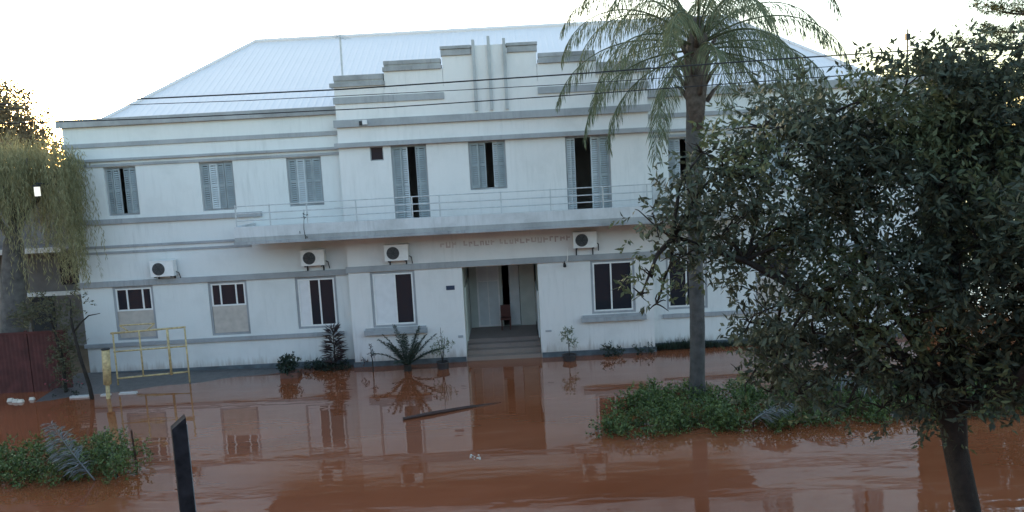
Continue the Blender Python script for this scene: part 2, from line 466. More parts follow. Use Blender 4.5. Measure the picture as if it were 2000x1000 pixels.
# string courses, cornices and other grey bands
def band(x0, x1, yf, z0, z1, proud=0.07, mat='band'):
    return bx('string_course', mat, B, x0, x1, yf-proud, yf+0.04, z0, z1)
for s in (-1, 1):
    def sb(a, b, z0, z1, proud=0.07, mat='band'):
        x0, x1 = sorted((s*a, s*b)); band(x0, x1, YW, z0, z1, proud, mat)
    x0, x1 = sorted((s*14.12, s*4.97))
    bx('cornice', 'cap', B, x0, x1, YW-0.13, YW+0.33, 8.25, 8.50)
    sb(14.06, 4.98, 7.58, 7.72, 0.05)
    sb(14.08, 4.98, 7.12, 7.20, 0.10)
    sb(14.05, 4.98, 6.945, 7.03, 0.05)
    sb(14.07, 7.75, 5.07, 5.23, 0.09)
    sb(14.04, 8.20, 4.28, 4.36, 0.05)
    sb(14.03, 8.20, 4.08, 4.16, 0.03)
    sb(14.07, 4.98, 2.985, 3.17, 0.08)
    sb(14.06, 5.35, 0.95, 1.08, 0.08)
    x0, x1 = sorted((s*14.05, s*4.98))
    bx('plinth', 'plinth', B, x0, x1, YW-0.045, YW+0.03, -0.7, 0.10)
    # drawn-out bands on the centre block
    x0, x1 = sorted((s*5.05, s*1.50))
    bx('string_course', 'band', B, x0, x1, -0.05, 0.04, 8.53, 8.74)
band(-5.08, 5.08, 0.0, 7.79, 8.02, 0.12)
band(-5.10, 5.10, 0.0, 7.145, 7.29, 0.16)
for a, b in ((-5.06, -1.275), (1.225, 5.06)):
    band(a, b, 0.0, 3.08, 3.27, 0.07)
band(-1.273, 1.223, 0.0, 3.082, 3.268, 0.068)
for a, b in ((-5.04, -1.29), (1.24, 5.04)):
    bx('plinth', 'plinth', B, a, b, -0.045, 0.03, -0.7, 0.07)

# stepped parapet of the centre block
for (a, b, cb, ct) in ((-5.0,-3.39,9.06,9.42), (-3.38,-1.51,9.48,9.80), (-1.50,1.50,9.87,10.16), (1.51,3.38,9.48,9.80), (3.39,5.0,9.06,9.42)):
    if a == -1.50:
        bx('parapet_block', 'wall', B, a, b, 0.0, 0.30, 8.931, cb)
        bx('parapet_block', 'wall', B, -0.56, 0.56, -0.03, 0.28, 8.03, 10.14)
        for (c, d) in ((a-0.03, -0.57), (0.57, b+0.03)):
            p = bx('parapet_cap', 'cap', B, c, d, -0.06, 0.34, cb+0.002, ct-0.11)
            bx('coping', 'cap', p, c-0.015, d+0.015, -0.09, 0.37, ct-0.09, ct)
            bx('fillet', 'concrete', p, c+0.02, d-0.02, -0.03, 0.31, ct-0.11, ct-0.09)
    else:
        bx('parapet_block', 'wall', B, a, b, 0.0, 0.30, 8.931, cb)
        c, d = a-0.03, b+0.03
        if a == -5.0: c -= 0.10
        if b == 5.0: d += 0.10
        if a == 1.51: c = 1.54
        if b == -1.51: d = -1.54
        p = bx('parapet_cap', 'cap', B, c, d, -0.07, 0.34, cb+0.002, cb+0.13)
        bx('coping', 'cap', p, a+0.01 if a != 1.51 else 1.56, b-0.01 if b != -1.51 else -1.56, -0.05, 0.33, cb+0.20, ct)
        bx('fillet', 'concrete', p, a+0.02 if a != 1.51 else 1.57, b-0.02 if b != -1.51 else -1.57, -0.03, 0.31, cb+0.13, cb+0.20)
for x, zt in ((-0.49, 10.31), (0.0, 10.40), (0.49, 10.31)):
    bx('vertical_fin', 'fin', B, x-0.045, x+0.045, -0.13, 0.25, 8.10, zt)

# roof of ribbed metal sheets: two long slopes and two hips
RE, RR, ZE, ZR = 13.55, 9.75, 8.15, 11.85       # eave half length, ridge half length, heights
YF, YR, YB = 0.72, 7.9, 15.1
rf = MB()
rf.poly([(-RE,YF,ZE-0.05),(RE,YF,ZE-0.05),(RR,YR,ZR-0.05),(-RR,YR,ZR-0.05)])
rf.poly([(RE,YB,ZE-0.05),(-RE,YB,ZE-0.05),(-RR,YR,ZR-0.05),(RR,YR,ZR-0.05)])
rf.poly([(-RE,YB,ZE-0.05),(-RE,YF,ZE-0.05),(-RR,YR,ZR-0.05)])
rf.poly([(RE,YF,ZE-0.05),(RE,YB,ZE-0.05),(RR,YR,ZR-0.05)])
roof = rf.build('roof', 'roof', B)
def roof_slope(P, half_e, half_r, n, rows, flip):
    """P(u, v): u along the eave, v 0..1 up the slope; sheets clipped by the hips"""
    w = 2*half_e/n
    for i in range(n):
        ua, ub = -half_e + i*w, -half_e + (i+1)*w
        for r in range(rows):
            va, vb = r/rows, (r+1)/rows
            if r < rows-1: vb += 0.012
            prof = []
            for k in range(4):
                s0 = ua + (ub-ua)*k/4; q = (ub-ua)/4
                prof += [(s0, 0.0), (s0+q*0.62, 0.0), (s0+q*0.72, 0.008), (s0+q*0.96, 0.008)]
            prof.append((ub, 0.0))
            m = MB(); cnt = 0
            lift = 0.006*(rows-r)
            for (u, hgt) in prof:
                vt = 1.0 if half_e == half_r else min(1.0, max(0.0, (half_e-abs(u))/(half_e-half_r)))
                a, b = min(va, vt), min(vb, vt)
                pa, na = P(u, a); pb, nb_ = P(u, b)
                m.v.append(tuple(pa + na*(hgt+lift*0.4+0.004))); m.v.append(tuple(pb + nb_*(hgt+lift*0.4)))
                cnt += 1
            for k in range(cnt-1):
                a = 2*k
                if (Vector(m.v[a])-Vector(m.v[a+1])).length < 0.03 and (Vector(m.v[a+2])-Vector(m.v[a+3])).length < 0.03: continue
                m.f.append((a, a+2, a+3, a+1) if not flip else (a, a+1, a+3, a+2))
            if m.f: m.build('sheet', 'roof', roof)
nF = Vector((0, -(ZR-ZE), YR-YF)).normalized(); nB = Vector((0, ZR-ZE, YB-YR)).normalized()
roof_slope(lambda u, v: (Vector((u, YF+(YR-YF)*v, ZE+(ZR-ZE)*v)), nF), RE, RR, 27, 3, False)
hy = (YB-YF)/2; ym = (YB+YF)/2
for s in (-1, 1):
    nS = Vector((s*(ZR-ZE), 0, RE-RR)).normalized()
    roof_slope(lambda u, v, s=s, nS=nS: (Vector((s*(RE-(RE-RR)*v), ym+u, ZE+(ZR-ZE)*v)), nS), hy, 0.001, 14, 1, s < 0)
MB().tube([(-RR, YR, ZR+0.03), (RR, YR, ZR+0.03)], 0.10, 8).build('ridge_cap', 'roof', roof)
for sx in (-1, 1):
    for ye in (YF, YB):
        MB().tube([(sx*RE, ye, ZE+0.03), (sx*RR, YR, ZR+0.03)], 0.07, 8).build('hip_cap', 'roof', roof)

# windows
def frame_mesh(m, x0, x1, z0, z1, y0, y1, w):
    m.box(x0, x0+w, y0, y1, z0, z1); m.box(x1-w, x1, y0, y1, z0, z1)
    m.box(x0+w+.001, x1-w-.001, y0+.002, y1-.002, z1-w, z1); m.box(x0+w+.001, x1-w-.001, y0+.002, y1-.002, z0, z0+w)

def shutter(parent, xh, wd, sgn, z0, z1, y, ang, mat='shutter'):
    """louvred leaf hinged at xh, reaching wd to the side sgn, swung out by ang degrees"""
    ca, sa = math.cos(rad(ang)), math.sin(rad(ang))
    m = MB()
    def P(u, d, z): return (xh + sgn*(u*ca + d*sa*0), y - u*sa + d*ca, z) if sgn > 0 else (xh - u*ca, y - u*sa + d*ca, z)
    def bar(u0, u1, za, zb, d0, d1, tilt=0.0):
        m.hexa([P(u0,d0-tilt,za),P(u1,d0-tilt,za),P(u1,d1-tilt,za),P(u0,d1-tilt,za),P(u0,d0+tilt,zb),P(u1,d0+tilt,zb),P(u1,d1+tilt,zb),P(u0,d1+tilt,zb)])
    s = min(0.05, wd*0.18)
    bar(0, s, z0, z1, 0, 0.035); bar(wd-s, wd, z0, z1, 0, 0.035)
    for zc in (z0, (z0+z1)/2-0.03, z1-0.06): bar(s+.001, wd-s-.001, zc, zc+0.06, 0.002, 0.033)
    n = int((z1-z0)/0.075)
    for i in range(n):
        zc = z0+0.07+(z1-z0-0.14)*i/n
        bar(s+.001, wd-s-.001, zc, zc+0.055, 0.014, 0.022, 0.012)
    return m.build('shutter', mat, parent)

def shut_window(h, yw, leafs, glass=True):
    """leafs: list of (hinge x, width, side, angle, material)"""
    x0, x1, z0, z1 = h
    m = MB(); frame_mesh(m, x0+.002, x1-.002, z0+.002, z1-.002, yw+0.09, yw+0.17, 0.05)
    w = m.build('window', 'band', B)
    for (xh, wd, sg, ang, mt) in leafs:
        shutter(w, xh, wd, sg, z0+0.06, z1-0.06, yw+0.085 if ang < 40 else yw+0.06, ang, mt)
    return w

S, SP = 'shutter', 'shutter_pale'
def four(h, a=(9, 14, 12, 8), mt=S, gap=0.0, shift=0.0):
    x0, x1 = h[0]+0.05, h[1]-0.05
    q = (x1-x0-gap)/4; c = (x0+x1)/2+shift
    L = c-gap/2-x0; R = x1-c-gap/2
    return [(x0, L/2, 1, a[0], mt), (x0+L, L/2, -1, a[1], SP if a[1] > 12 else mt), (x1, R/2, -1, a[2], mt), (x1-R, R/2, 1, a[3], mt)]
for s in (1, -1):
    f = (lambda h: h) if s == 1 else mir
    H = f(up_w[0]); shut_window(H, YW, four(H, (16, 9, 20, 12), S, 0.13, 0.02*s))
    H = f(up_w[1]); shut_window(H, YW, four(H, (14, 13, 10, 15)))
    H = f(up_w[2])
    if s == 1: shut_window(H, YW, four(H, (11, 14, 14, 9)))
    else: shut_window(H, YW, [(H[0]+0.05, 0.20, 1, 30, S), (H[0]+0.24, 0.16, 1, 10, SP), (H[1]-0.05, 0.28, -1, 20, S), (H[1]-0.30, 0.24, -1, 5, S)])
# centre block, upper floor
h = c_small
m = MB(); frame_mesh(m, h[0]+.002, h[1]-.002, h[2]+.002, h[3]-.002, 0.05, 0.10, 0.03); w = m.build('window', 'band', B)
bx('pane', 'glass', w, h[0]+0.033, h[1]-0.033, 0.07, 0.08, h[2]+0.033, h[3]-0.033)
h = c_d1
shut_window(h, 0, [(h[0]+.05, .29, 1, 14, S), (h[0]+.32, .23, 1, 22, SP), (h[1]-.05, .26, -1, 24, S), (h[1]-.27, .10, -1, 10, SP)])
h = c_mid
shut_window(h, 0, [(h[0]+.05, .28, 1, 15, S), (h[0]+.31, .24, 1, 8, S), (h[1]-.05, .24, -1, 20, S), (h[1]-.26, .16, -1, 6, SP)])
h = c_d2
shut_window(h, 0, [(h[0]+.05, .15, 1, 30, SP), (h[0]+.17, .14, 1, 12, SP), (h[1]-.05, .33, -1, 16, S), (h[1]-.36, .28, -1, 9, SP)])

def sash_window(h, yw, mull, low=None, panel=None, blind=None, dark_l=None):
    """white framed glazed window; mull: x of vertical bars; low: z below which a board fills the opening"""
    x0, x1, z0, z1 = h
    m = MB(); frame_mesh(m, x0+.002, x1-.002, z0+.002, z1-.002, yw+0.02, yw+0.10, 0.07)
    w = m.build('window', 'band', B)
    zb = low if low else z0+0.07
    fm = MB(); frame_mesh(fm, x0+0.075, x1-0.075, zb, z1-0.075, yw+0.035, yw+0.095, 0.05)
    for k, x in enumerate(mull): fm.box(x-0.025, x+0.025, yw+0.04, yw+0.09, zb+0.052, z1-0.127)
    fm.build('sash_frame', 'white', w)
    xs = [x0+0.125] + list(mull) + [x1-0.125]
    for i in range(len(xs)-1):
        a = xs[i] + (0.026 if i else 0.001); b = xs[i+1] - (0.026 if i < len(xs)-2 else 0.001)
        if blind and i in blind:
            bx('blind', 'blind', w, a, b, yw+0.055, yw+0.070, zb+0.052, z1-0.127)
        else:
            bx('pane', 'glass', w, a, b, yw+0.062, yw+0.068, zb+0.052, z1-0.127)
    if low:
        bx('lower_board', panel, w, x0+0.075, x1-0.075, yw+0.05, yw+0.09, z0+0.075, zb-0.002)
    return w
for s in (1, -1):
    f = (lambda h: h) if s == 1 else mir
    g = lambda *a: [s*x for x in (a if s == 1 else a[::-1])]
    H = f(lo_w[0]); sash_window(H, YW, g(-12.50, -11.98), 2.13, 'beige')
    H = f(lo_w[1]); sash_window(H, YW, g(-9.38, -8.86), 2.13, 'beige')
    H = f(lo_w[2]); sash_window(H, YW, g(-6.42, -6.08) if s == 1 else g(-6.18), None, None, {0} if s == 1 else None)
sash_window(c_l1, 0, [-3.50], None, None, {0})
sash_window(c_l2, 0, [3.62])
for a, b, z in ((-4.60, -2.52, 0.0), (2.58, 4.72, 0.06)):
    m = MB(); m.box(a, b, -0.16, 0.05, 0.98+z, 1.12+z); m.box(a+0.04, b-0.04, -0.10, 0.05, 1.121+z, 1.19+z)
    m.build('sill', 'band', B)

# balcony across the centre block
bal = bx('balcony', 'concrete', B, -8.12, 8.12, -1.40, 0.346, 4.40, 4.53)
bx('drip_edge', 'cap', bal, -8.15, 8.15, -1.44, -1.32, 4.31, 4.399)
for a, b, zt in ((-8.12, 4.83, 4.86), (5.262, 8.12, 5.17)):
    bx('kerb_wall', 'balcony', bal, a, b, -1.38, -1.26, 4.531, zt)
for s in (-1, 1):
    x0, x1 = sorted((s*8.12, s*8.00)); bx('kerb_wall', 'balcony', bal, x0, x1, -1.258, 0.345, 4.531, 4.86)
bx('pier', 'shutter_pale', bal, 4.832, 5.26, -1.40, -1.24, 4.531, 5.70)
for z in (5.06, 5.28, 5.51):
    MB().tube([(-8.06, -1.32, z-0.02), (-5.90, -1.32, z-0.01), (-2.0, -1.32, z+0.005), (1.5, -1.32, z-0.004), (4.83, -1.32, z+0.01)], 0.019, 6).build('rail', 'rail', bal)
for x in (-8.05, -7.0, -5.85, -4.33, -2.6, -1.75, 0.15, 1.68, 3.3, 4.66):
    MB().tube([(x, -1.32, 4.82), (x, -1.32, 5.53)], 0.022, 6).build('post', 'rail', bal)

# entrance recess with steps
bx('vestibule_floor', 'step', B, -1.60, 1.55, 0.98, 4.38, -0.2, 0.42)
for i, (y0, z) in enumerate(((0.02, 0.03), (0.34, 0.17), (0.66, 0.30))):
    bx('step', 'step', B, -1.265, 1.215, y0, y0+0.319 if i < 2 else 0.979, -0.6, z)
bx('vestibule_wall', 'greenwall', B, -1.60, -1.275, 0.253, 4.38, 0.421, 4.1)
bx('vestibule_wall', 'greenwall', B, 1.225, 1.55, 0.253, 4.38, 0.421, 4.1)
bx('vestibule_wall', 'greenwall', B, -1.60, -1.272, 0.254, 0.978, -0.6, 0.42)
bx('vestibule_wall', 'greenwall', B, 1.222, 1.55, 0.254, 0.978, -0.6, 0.42)
bx('dado', 'dado', B, 1.17, 1.224, 0.60, 2.88, 0.45, 2.05)
bx('dado', 'greenwall', B, -1.274, -1.22, 0.60, 2.88, 0.45, 2.3)
bx('skirting', 'dark', B, 1.15, 1.169, 0.60, 2.88, 0.421, 0.55)
bx('vestibule_ceiling', 'greenwall', B, -1.60, 1.55, 0.253, 4.38, 3.10, 3.2)
wb = wall_mesh('vestibule_back_wall', 'greenwall', -1.215, 1.165, 0.421, 3.09, 2.9, 0.2, [(-0.95, -0.12, 0.4211, 2.72), (-0.02, 0.62, 0.4211, 2.80)])
m = MB(); frame_mesh(m, -0.948, -0.122, 0.43, 2.715, 2.92, 2.98, 0.06); m.box(-0.56, -0.52, 2.93, 2.97, 0.491, 2.654); m.box(-0.887, -0.561, 2.93, 2.97, 2.1, 2.14); m.box(-0.519, -0.183, 2.93, 2.97, 2.1, 2.14)
dr = m.build('glazed_door', 'white', B)
for a, b in ((-0.886, -0.562), (-0.518, -0.184)):
    bx('pane', 'blind', dr, a, b, 2.945, 2.955, 2.142, 2.653)
    bx('pane', 'dado', dr, a, b, 2.945, 2.955, 0.492, 2.098)
bx('door_leaf', 'dado', B, 0.24, 0.60, 3.02, 3.06, 0.43, 2.78)

# lettering above the entrance: worn painted capitals, too faint in the photo to read; only remains of strokes
x = -1.93; lr = random.Random(5)
while x < 2.25:
    w = lr.uniform(0.10, 0.16); zb = 3.73 + 0.004*x; hgt = 0.21; t = 0.045; y0, y1 = -0.005, 0.004
    if lr.random() > 0.12:
        lt = MB(); za = zb + lr.uniform(0, 0.05); zc = zb + hgt - lr.uniform(0, 0.05)
        lt.box(x, x+t, y0, y1, za, zc)
        lt.box(x+t+.001, x+w, y0, y1, lr.choice((za, (za+zc)/2, zc-t)), 0)
        p = lt.v[8:]; z0 = p[0][2]; lt.v[12:] = [(q[0], q[1], z0+t) for q in p[4:]]
        if lr.random() < 0.5: lt.box(x+w-t*0.8, x+w, y0-.001, y1, zb+lr.uniform(0, 0.1), zc)
        lt.build('letter', 'redpaint', B)['label'] = 'faded red brown painted letter above the entrance'
    x += w + 0.05 + (0.12 if lr.random() < 0.13 else 0)
bx('number_plate', 'plate', B, -1.82, -1.54, -0.02, 0.01, 2.34, 2.48)
bx('meter_lid', 'band', B, -1.52, -1.36, -0.02, 0.01, 0.72, 0.80)
bx('meter_lid', 'band', B, 1.38, 1.58, -0.02, 0.01, 0.76, 0.82)
MB().tube([(2.22, -0.10, 3.56), (2.21, -0.11, 3.2), (2.16, -0.06, 2.95)], 0.014, 6).build('conduit', 'white', B)

# ------------------------------------------------------------------ things fixed on the building
def ac_unit(x, yw, z, label, wd=0.76, hh=0.50):
    t = thing('air_conditioner', label, 'air conditioner', (x, yw-0.25, z), 'outdoor air conditioner units on the facade')
    y0, y1 = yw-0.36, yw-0.08
    m = MB(); m.box(x-wd/2, x+wd/2, y0, y1, z, z+hh); m.box(x-wd/2-.012, x+wd/2+.012, y0-.012, y1+.01, z+hh+.001, z+hh+0.02)
    cs = m.build('casing', 'white', t)
    g = MB(); cx, cz = x-wd*0.14, z+hh*0.5
    ring = lambda r: [(cx+r*math.cos(a), y0-0.012, cz+r*math.sin(a)) for a in np.linspace(0, 2*math.pi, 25)]
    g.tube([(cx, y0-0.001, cz), (cx, y0-0.006, cz)], [0.205, 0.205], 24)
    g.build('fan_opening', 'grille', t)
    gr = MB()
    for r in (0.05, 0.10, 0.15, 0.20): gr.tube(ring(r), 0.006, 5, False)
    for k in range(6):
        a = math.pi*k/3; gr.tube([(cx, y0-0.012, cz), (cx+0.205*math.cos(a), y0-0.012, cz+0.205*math.sin(a))], 0.006, 5)
    gr.build('fan_guard', 'dark', t)
    for s in (-0.27, 0.27):
        b = MB(); b.box(x+s-0.02, x+s+0.02, y0+0.02, yw+0.0, z-0.045, z-0.002); b.box(x+s-0.018, x+s+0.018, yw-0.05, yw-0.002, z-0.28, z-0.046)
        b.build('bracket', 'dark', t)
    MB().tube([(x+wd/2, y1-0.1, z+0.12), (x+wd/2+0.07, y1-0.06, z+0.08), (x+wd/2+0.08, yw-0.02, z-0.15)], 0.016, 6).build('pipe', 'cable', t)
    return t
ac_unit(-11.08, YW, 3.28, 'white air conditioner unit in clear light, leftmost on the facade')
ac_unit(-6.13, YW, 3.38, 'shaded air conditioner unit under the balcony, left of the wing corner')
ac_unit(-3.33, 0.0, 3.44, 'white air conditioner unit above the window left of the entrance')
ac_unit(2.78, 0.0, 3.54, 'white air conditioner unit right of the entrance, under the balcony')

t = thing('wall_floodlight', 'small white floodlight fixed on the upper cornice, left of the stepped parapet', 'floodlight', (-4.05, -0.15, 7.86))
bx('lamp_head', 'blind', t, -4.12, -3.98, -0.30, -0.20, 7.84, 7.98)
MB().tube([(-4.05, -0.20, 7.90), (-4.05, -0.115, 7.90)], 0.02, 6).build('bracket', 'dark', t)
bx('junction_box', 'dark', t, -4.25, -4.17, -0.17, -0.121, 7.82, 7.96)
t = thing('wall_spotlight', 'small dark spotlight on the band right of the entrance', 'spotlight', (2.12, -0.1, 2.98))
MB().tube([(2.10, -0.20, 2.95), (2.10, -0.10, 3.02)], [0.055, 0.04], 10).build('lamp_head', 'dark', t)
MB().tube([(2.10, -0.10, 3.02), (2.10, -0.07, 3.10)], 0.014, 6).build('arm', 'dark', t)

t = thing('roof_antenna', 'thin grey television antenna on the left end of the stepped parapet', 'antenna', (-4.72, 0.12, 9.40))
MB().tube([(-4.72, 0.12, 9.38), (-4.70, 0.12, 10.72)], 0.032, 6).build('mast', 'rail', t)
MB().tube([(-4.75, -0.3, 10.62), (-4.60, 0.5, 10.62)], 0.012, 5).build('boom', 'rail', t)
for k in range(4):
    y = -0.25 + k*0.22; xx = -4.74+0.04*k
    MB().tube([(xx-0.22, y, 10.63), (xx+0.22, y, 10.62)], 0.008, 5).build('element', 'rail', t)

t = thing('balcony_weed', 'small dark weed growing from the balcony edge near its left end', 'plant', (-5.93, -1.45, 4.42))
MB().tube([(-5.93,-1.42,4.36),(-5.95,-1.47,4.7),(-5.90,-1.46,5.3)], [0.012,0.01,0.005], 5).build('stem', 'bark', t)
C, D = twig_cloud([(-5.96,-1.47,4.52,.16,.06,.18),(-5.92,-1.47,4.85,.10,.06,.25),(-5.90,-1.46,5.2,.05,.05,.16)], 2600, 5, 0.07, 0.6, 0.4, 0.5)
leaves('foliage', 'leaf_dark', t, C, D, 0.06, 0.026)
t = thing('plastic_chair', 'dark red chair standing inside the entrance hall', 'chair', (0.08, 2.3, 0.42))
bx('seat', 'redchair', t, -0.13, 0.25, 2.15, 2.52, 0.80, 0.86)
bx('backrest', 'redchair', t, -0.12, 0.24, 2.50, 2.55, 0.861, 1.28)
for x in (-0.11, 0.19):
    for y in (2.17, 2.46): bx('leg', 'redchair', t, x, x+0.04, y, y+0.04, 0.42, 0.799)

# ------------------------------------------------------------------ overhead cables
def cable(pts, r, label):
    P = [Vector(p) for p in pts]; path = []
    for a, b in zip(P[:-1], P[1:]):
        for i in range(8):
            path.append(a.lerp(b, i/8))
    path.append(P[-1])
    tag(MB().tube(path, r, 6).build('overhead_cable', 'cable'), label, 'cable', 'overhead cables across the street')
cable([(-24,-9,8.55),(-10,-9,8.19),(-6.9,-9,8.15),(-3,-9,8.13),(2.1,-9,8.20),(6,-9,8.28),(11.3,-9,8.34),(24,-9,8.7)], 0.016, 'uppermost and thickest dark overhead cable crossing in front of the parapet')
cable([(-24,-9.05,8.4),(-10,-9.05,8.08),(-5,-9.05,8.00),(-0.9,-9.05,7.985),(2.1,-9.05,7.99),(11.3,-9.05,8.13),(24,-9.05,8.5)], 0.008, 'thin overhead cable, middle of the three crossing the parapet')
cable([(-24,-9,8.1),(-10,-9,7.79),(-6.9,-9,7.73),(-2.1,-9,7.71),(2.1,-9,7.77),(11.3,-9,7.95),(24,-9,8.3)], 0.012, 'lowest overhead cable of the three, just above the main cornice')

# ------------------------------------------------------------------ plants: generic builders
def branch_path(a, b, bend, n=6):
    a, b = Vector(a), Vector(b); d = (b-a).length
    off = Vector((rnd.uniform(-1,1), rnd.uniform(-1,1), rnd.uniform(0,1))) * bend * d
    return [a.lerp(b, i/n) + off*math.sin(math.pi*i/n) + Vector((rnd.uniform(-1,1), rnd.uniform(-1,1), rnd.uniform(-1,1)))*0.02*d*(0 < i < n) for i in range(n+1)]

def frond(name, mat, parent, base, az, el0, length, droop, leaflet, nl, hang=0.6, rr=0.02, rmat=None, width=0.035):
    """pinnate leaf: arching midrib with leaflets on both sides"""
    n = 14; p = Vector(base); pts = [p.copy()]; el = el0; st = length/n
    for i in range(n):
        el -= droop/n * (0.5 + 1.0*i/n)
        d = Vector((math.cos(az)*math.cos(el), math.sin(az)*math.cos(el), math.sin(el)))
        p = p + d*st; pts.append(p.copy())
    m = MB(); m.tube(pts, [rr*(1-0.8*i/n) for i in range(n+1)], 5)
    o = m.build(name, rmat or mat, parent, True)
    A = np.array([tuple(q) for q in pts])
    ts = np.linspace(0.14, 0.995, nl); idx = np.minimum((ts*n).astype(int), n-1); fr = (ts*n-idx)[:, None]
    C = A[idx]*(1-fr) + A[idx+1]*fr; T = norm(A[idx+1]-A[idx])
    side = norm(np.cross(T, np.array([0, 0, 1.0])) + 1e-6)
    C2 = np.concatenate([C, C]); T2 = np.concatenate([T, T]); S2 = np.concatenate([side, -side])
    k = np.sin(np.concatenate([ts, ts])*math.pi*0.92 + 0.2)
    D = S2*(0.75+0.3*rng.random((len(C2), 1))) + T2*0.55 + np.array([0, 0, -hang]) + rng.normal(size=C2.shape)*0.18
    Ln = leaflet*(0.45+0.6*k)*(0.85+0.3*rng.random(len(C2)))
    # two segment leaflets: a first half going out, a second half hanging
    D = norm(D); D2 = norm(D + np.array([0, 0, -hang*1.1]))
    C3 = np.concatenate([C2, C2 + D*(Ln*0.45)[:, None]]); D3 = np.concatenate([D, D2]); L3 = np.concatenate([Ln*0.6, Ln*0.6])
    lo = leaves('leaflets', mat, o, C3, D3, L3, width, 0.1)
    return o

# ------------------------------------------------------------------ palm in the right planting bed
t = thing('palm_tree', 'tall feather palm with drooping fronds rising from the hedge before the building', 'palm tree', (5.15, -5.3, -0.3))
zs = np.linspace(-0.5, 9.2, 30)
m = MB()
m.tube([(5.14+0.010*z+0.03*math.sin(z*0.8), -5.3-0.01*z, z) for z in zs], [(0.225 if z < 0.4 else 0.200-0.003*z) + 0.003*((i % 2)*2-1) for i, z in enumerate(zs)], 14)
m.build('trunk', 'palmbark', t, True)
m = MB()
m.tube([(5.25,-5.38,7.0),(5.28,-5.38,7.9),(5.32,-5.38,8.7),(5.36,-5.38,9.3),(5.38,-5.38,9.8)], [0.20,0.27,0.33,0.26,0.10], 12)
for k in range(16):
    a = k*2.4; z = 7.7+0.09*k
    m.tube([(5.3+0.25*math.cos(a), -5.38+0.25*math.sin(a), z), (5.3+0.42*math.cos(a), -5.38+0.42*math.sin(a), z+0.25), (5.3+0.62*math.cos(a), -5.38+0.62*math.sin(a), z+0.35+0.3*rnd.random())], [0.07,0.05,0.02], 5)
m.build('leaf_bases', 'palmfibre', t, True)
for k in range(36):
    az = k*2.39996 + 0.3; f = k/35
    frond('frond', 'leaf_palm', t, (5.36+0.12*math.cos(az), -5.38+0.12*math.sin(az), 9.45-0.55*f), az,
          rad(80-84*f + rnd.uniform(-6, 6)), 4.0+0.5*rnd.random()-0.9*max(0, f-0.5), rad(140-56*f+rnd.uniform(-14, 14)), 0.64, 92, 0.95, 0.030, 'leaf_palm', 0.022)

# ------------------------------------------------------------------ street tree on the right, close to the camera
t = thing('street_tree', 'large dark leafy tree in the right foreground with forked trunk', 'tree', (6.75, -15.3, -0.5))
m = MB()
tr_path = [(6.80,-15.35,-0.6),(6.76,-15.3,0.4),(6.69,-15.2,1.2),(6.55,-15.1,2.1),(6.52,-15.0,2.9),(6.62,-14.95,3.7)]
m.tube(tr_path, [0.25,0.19,0.165,0.16,0.20,0.12], 12)
m.build('trunk', 'bark', t, True)
limbs = [[(6.52,-15.05,2.7),(6.05,-15.2,3.25),(5.35,-15.2,3.8),(4.6,-15.0,4.35),(3.7,-14.8,4.9),(2.7,-14.8,5.3)],
         [(6.55,-15.0,2.8),(6.15,-14.7,3.6),(5.7,-14.4,4.5),(5.3,-14.2,5.6),(5.0,-14.1,6.6)],
         [(6.60,-14.95,3.4),(6.7,-14.9,4.4),(6.6,-14.7,5.5),(6.5,-14.6,6.6),(6.6,-14.5,7.2)],
         [(6.60,-15.0,3.0),(7.1,-15.2,3.7),(7.9,-15.3,4.6),(8.6,-15.3,5.6),(9.2,-15.3,6.4)],
         [(6.55,-15.05,2.6),(6.9,-15.9,3.3),(7.1,-16.6,4.3),(7.0,-17.0,5.4)],
         [(6.50,-15.0,2.7),(5.9,-14.3,3.1),(5.2,-13.9,3.4),(4.5,-13.8,3.6)]]
for L in limbs:
    n = len(L); MB().tube(L, [0.10*(1-0.72*i/(n-1)) for i in range(n)], 8).build('limb', 'bark', t, True)
allp = [Vector(p) for L in limbs for p in L[1:]]
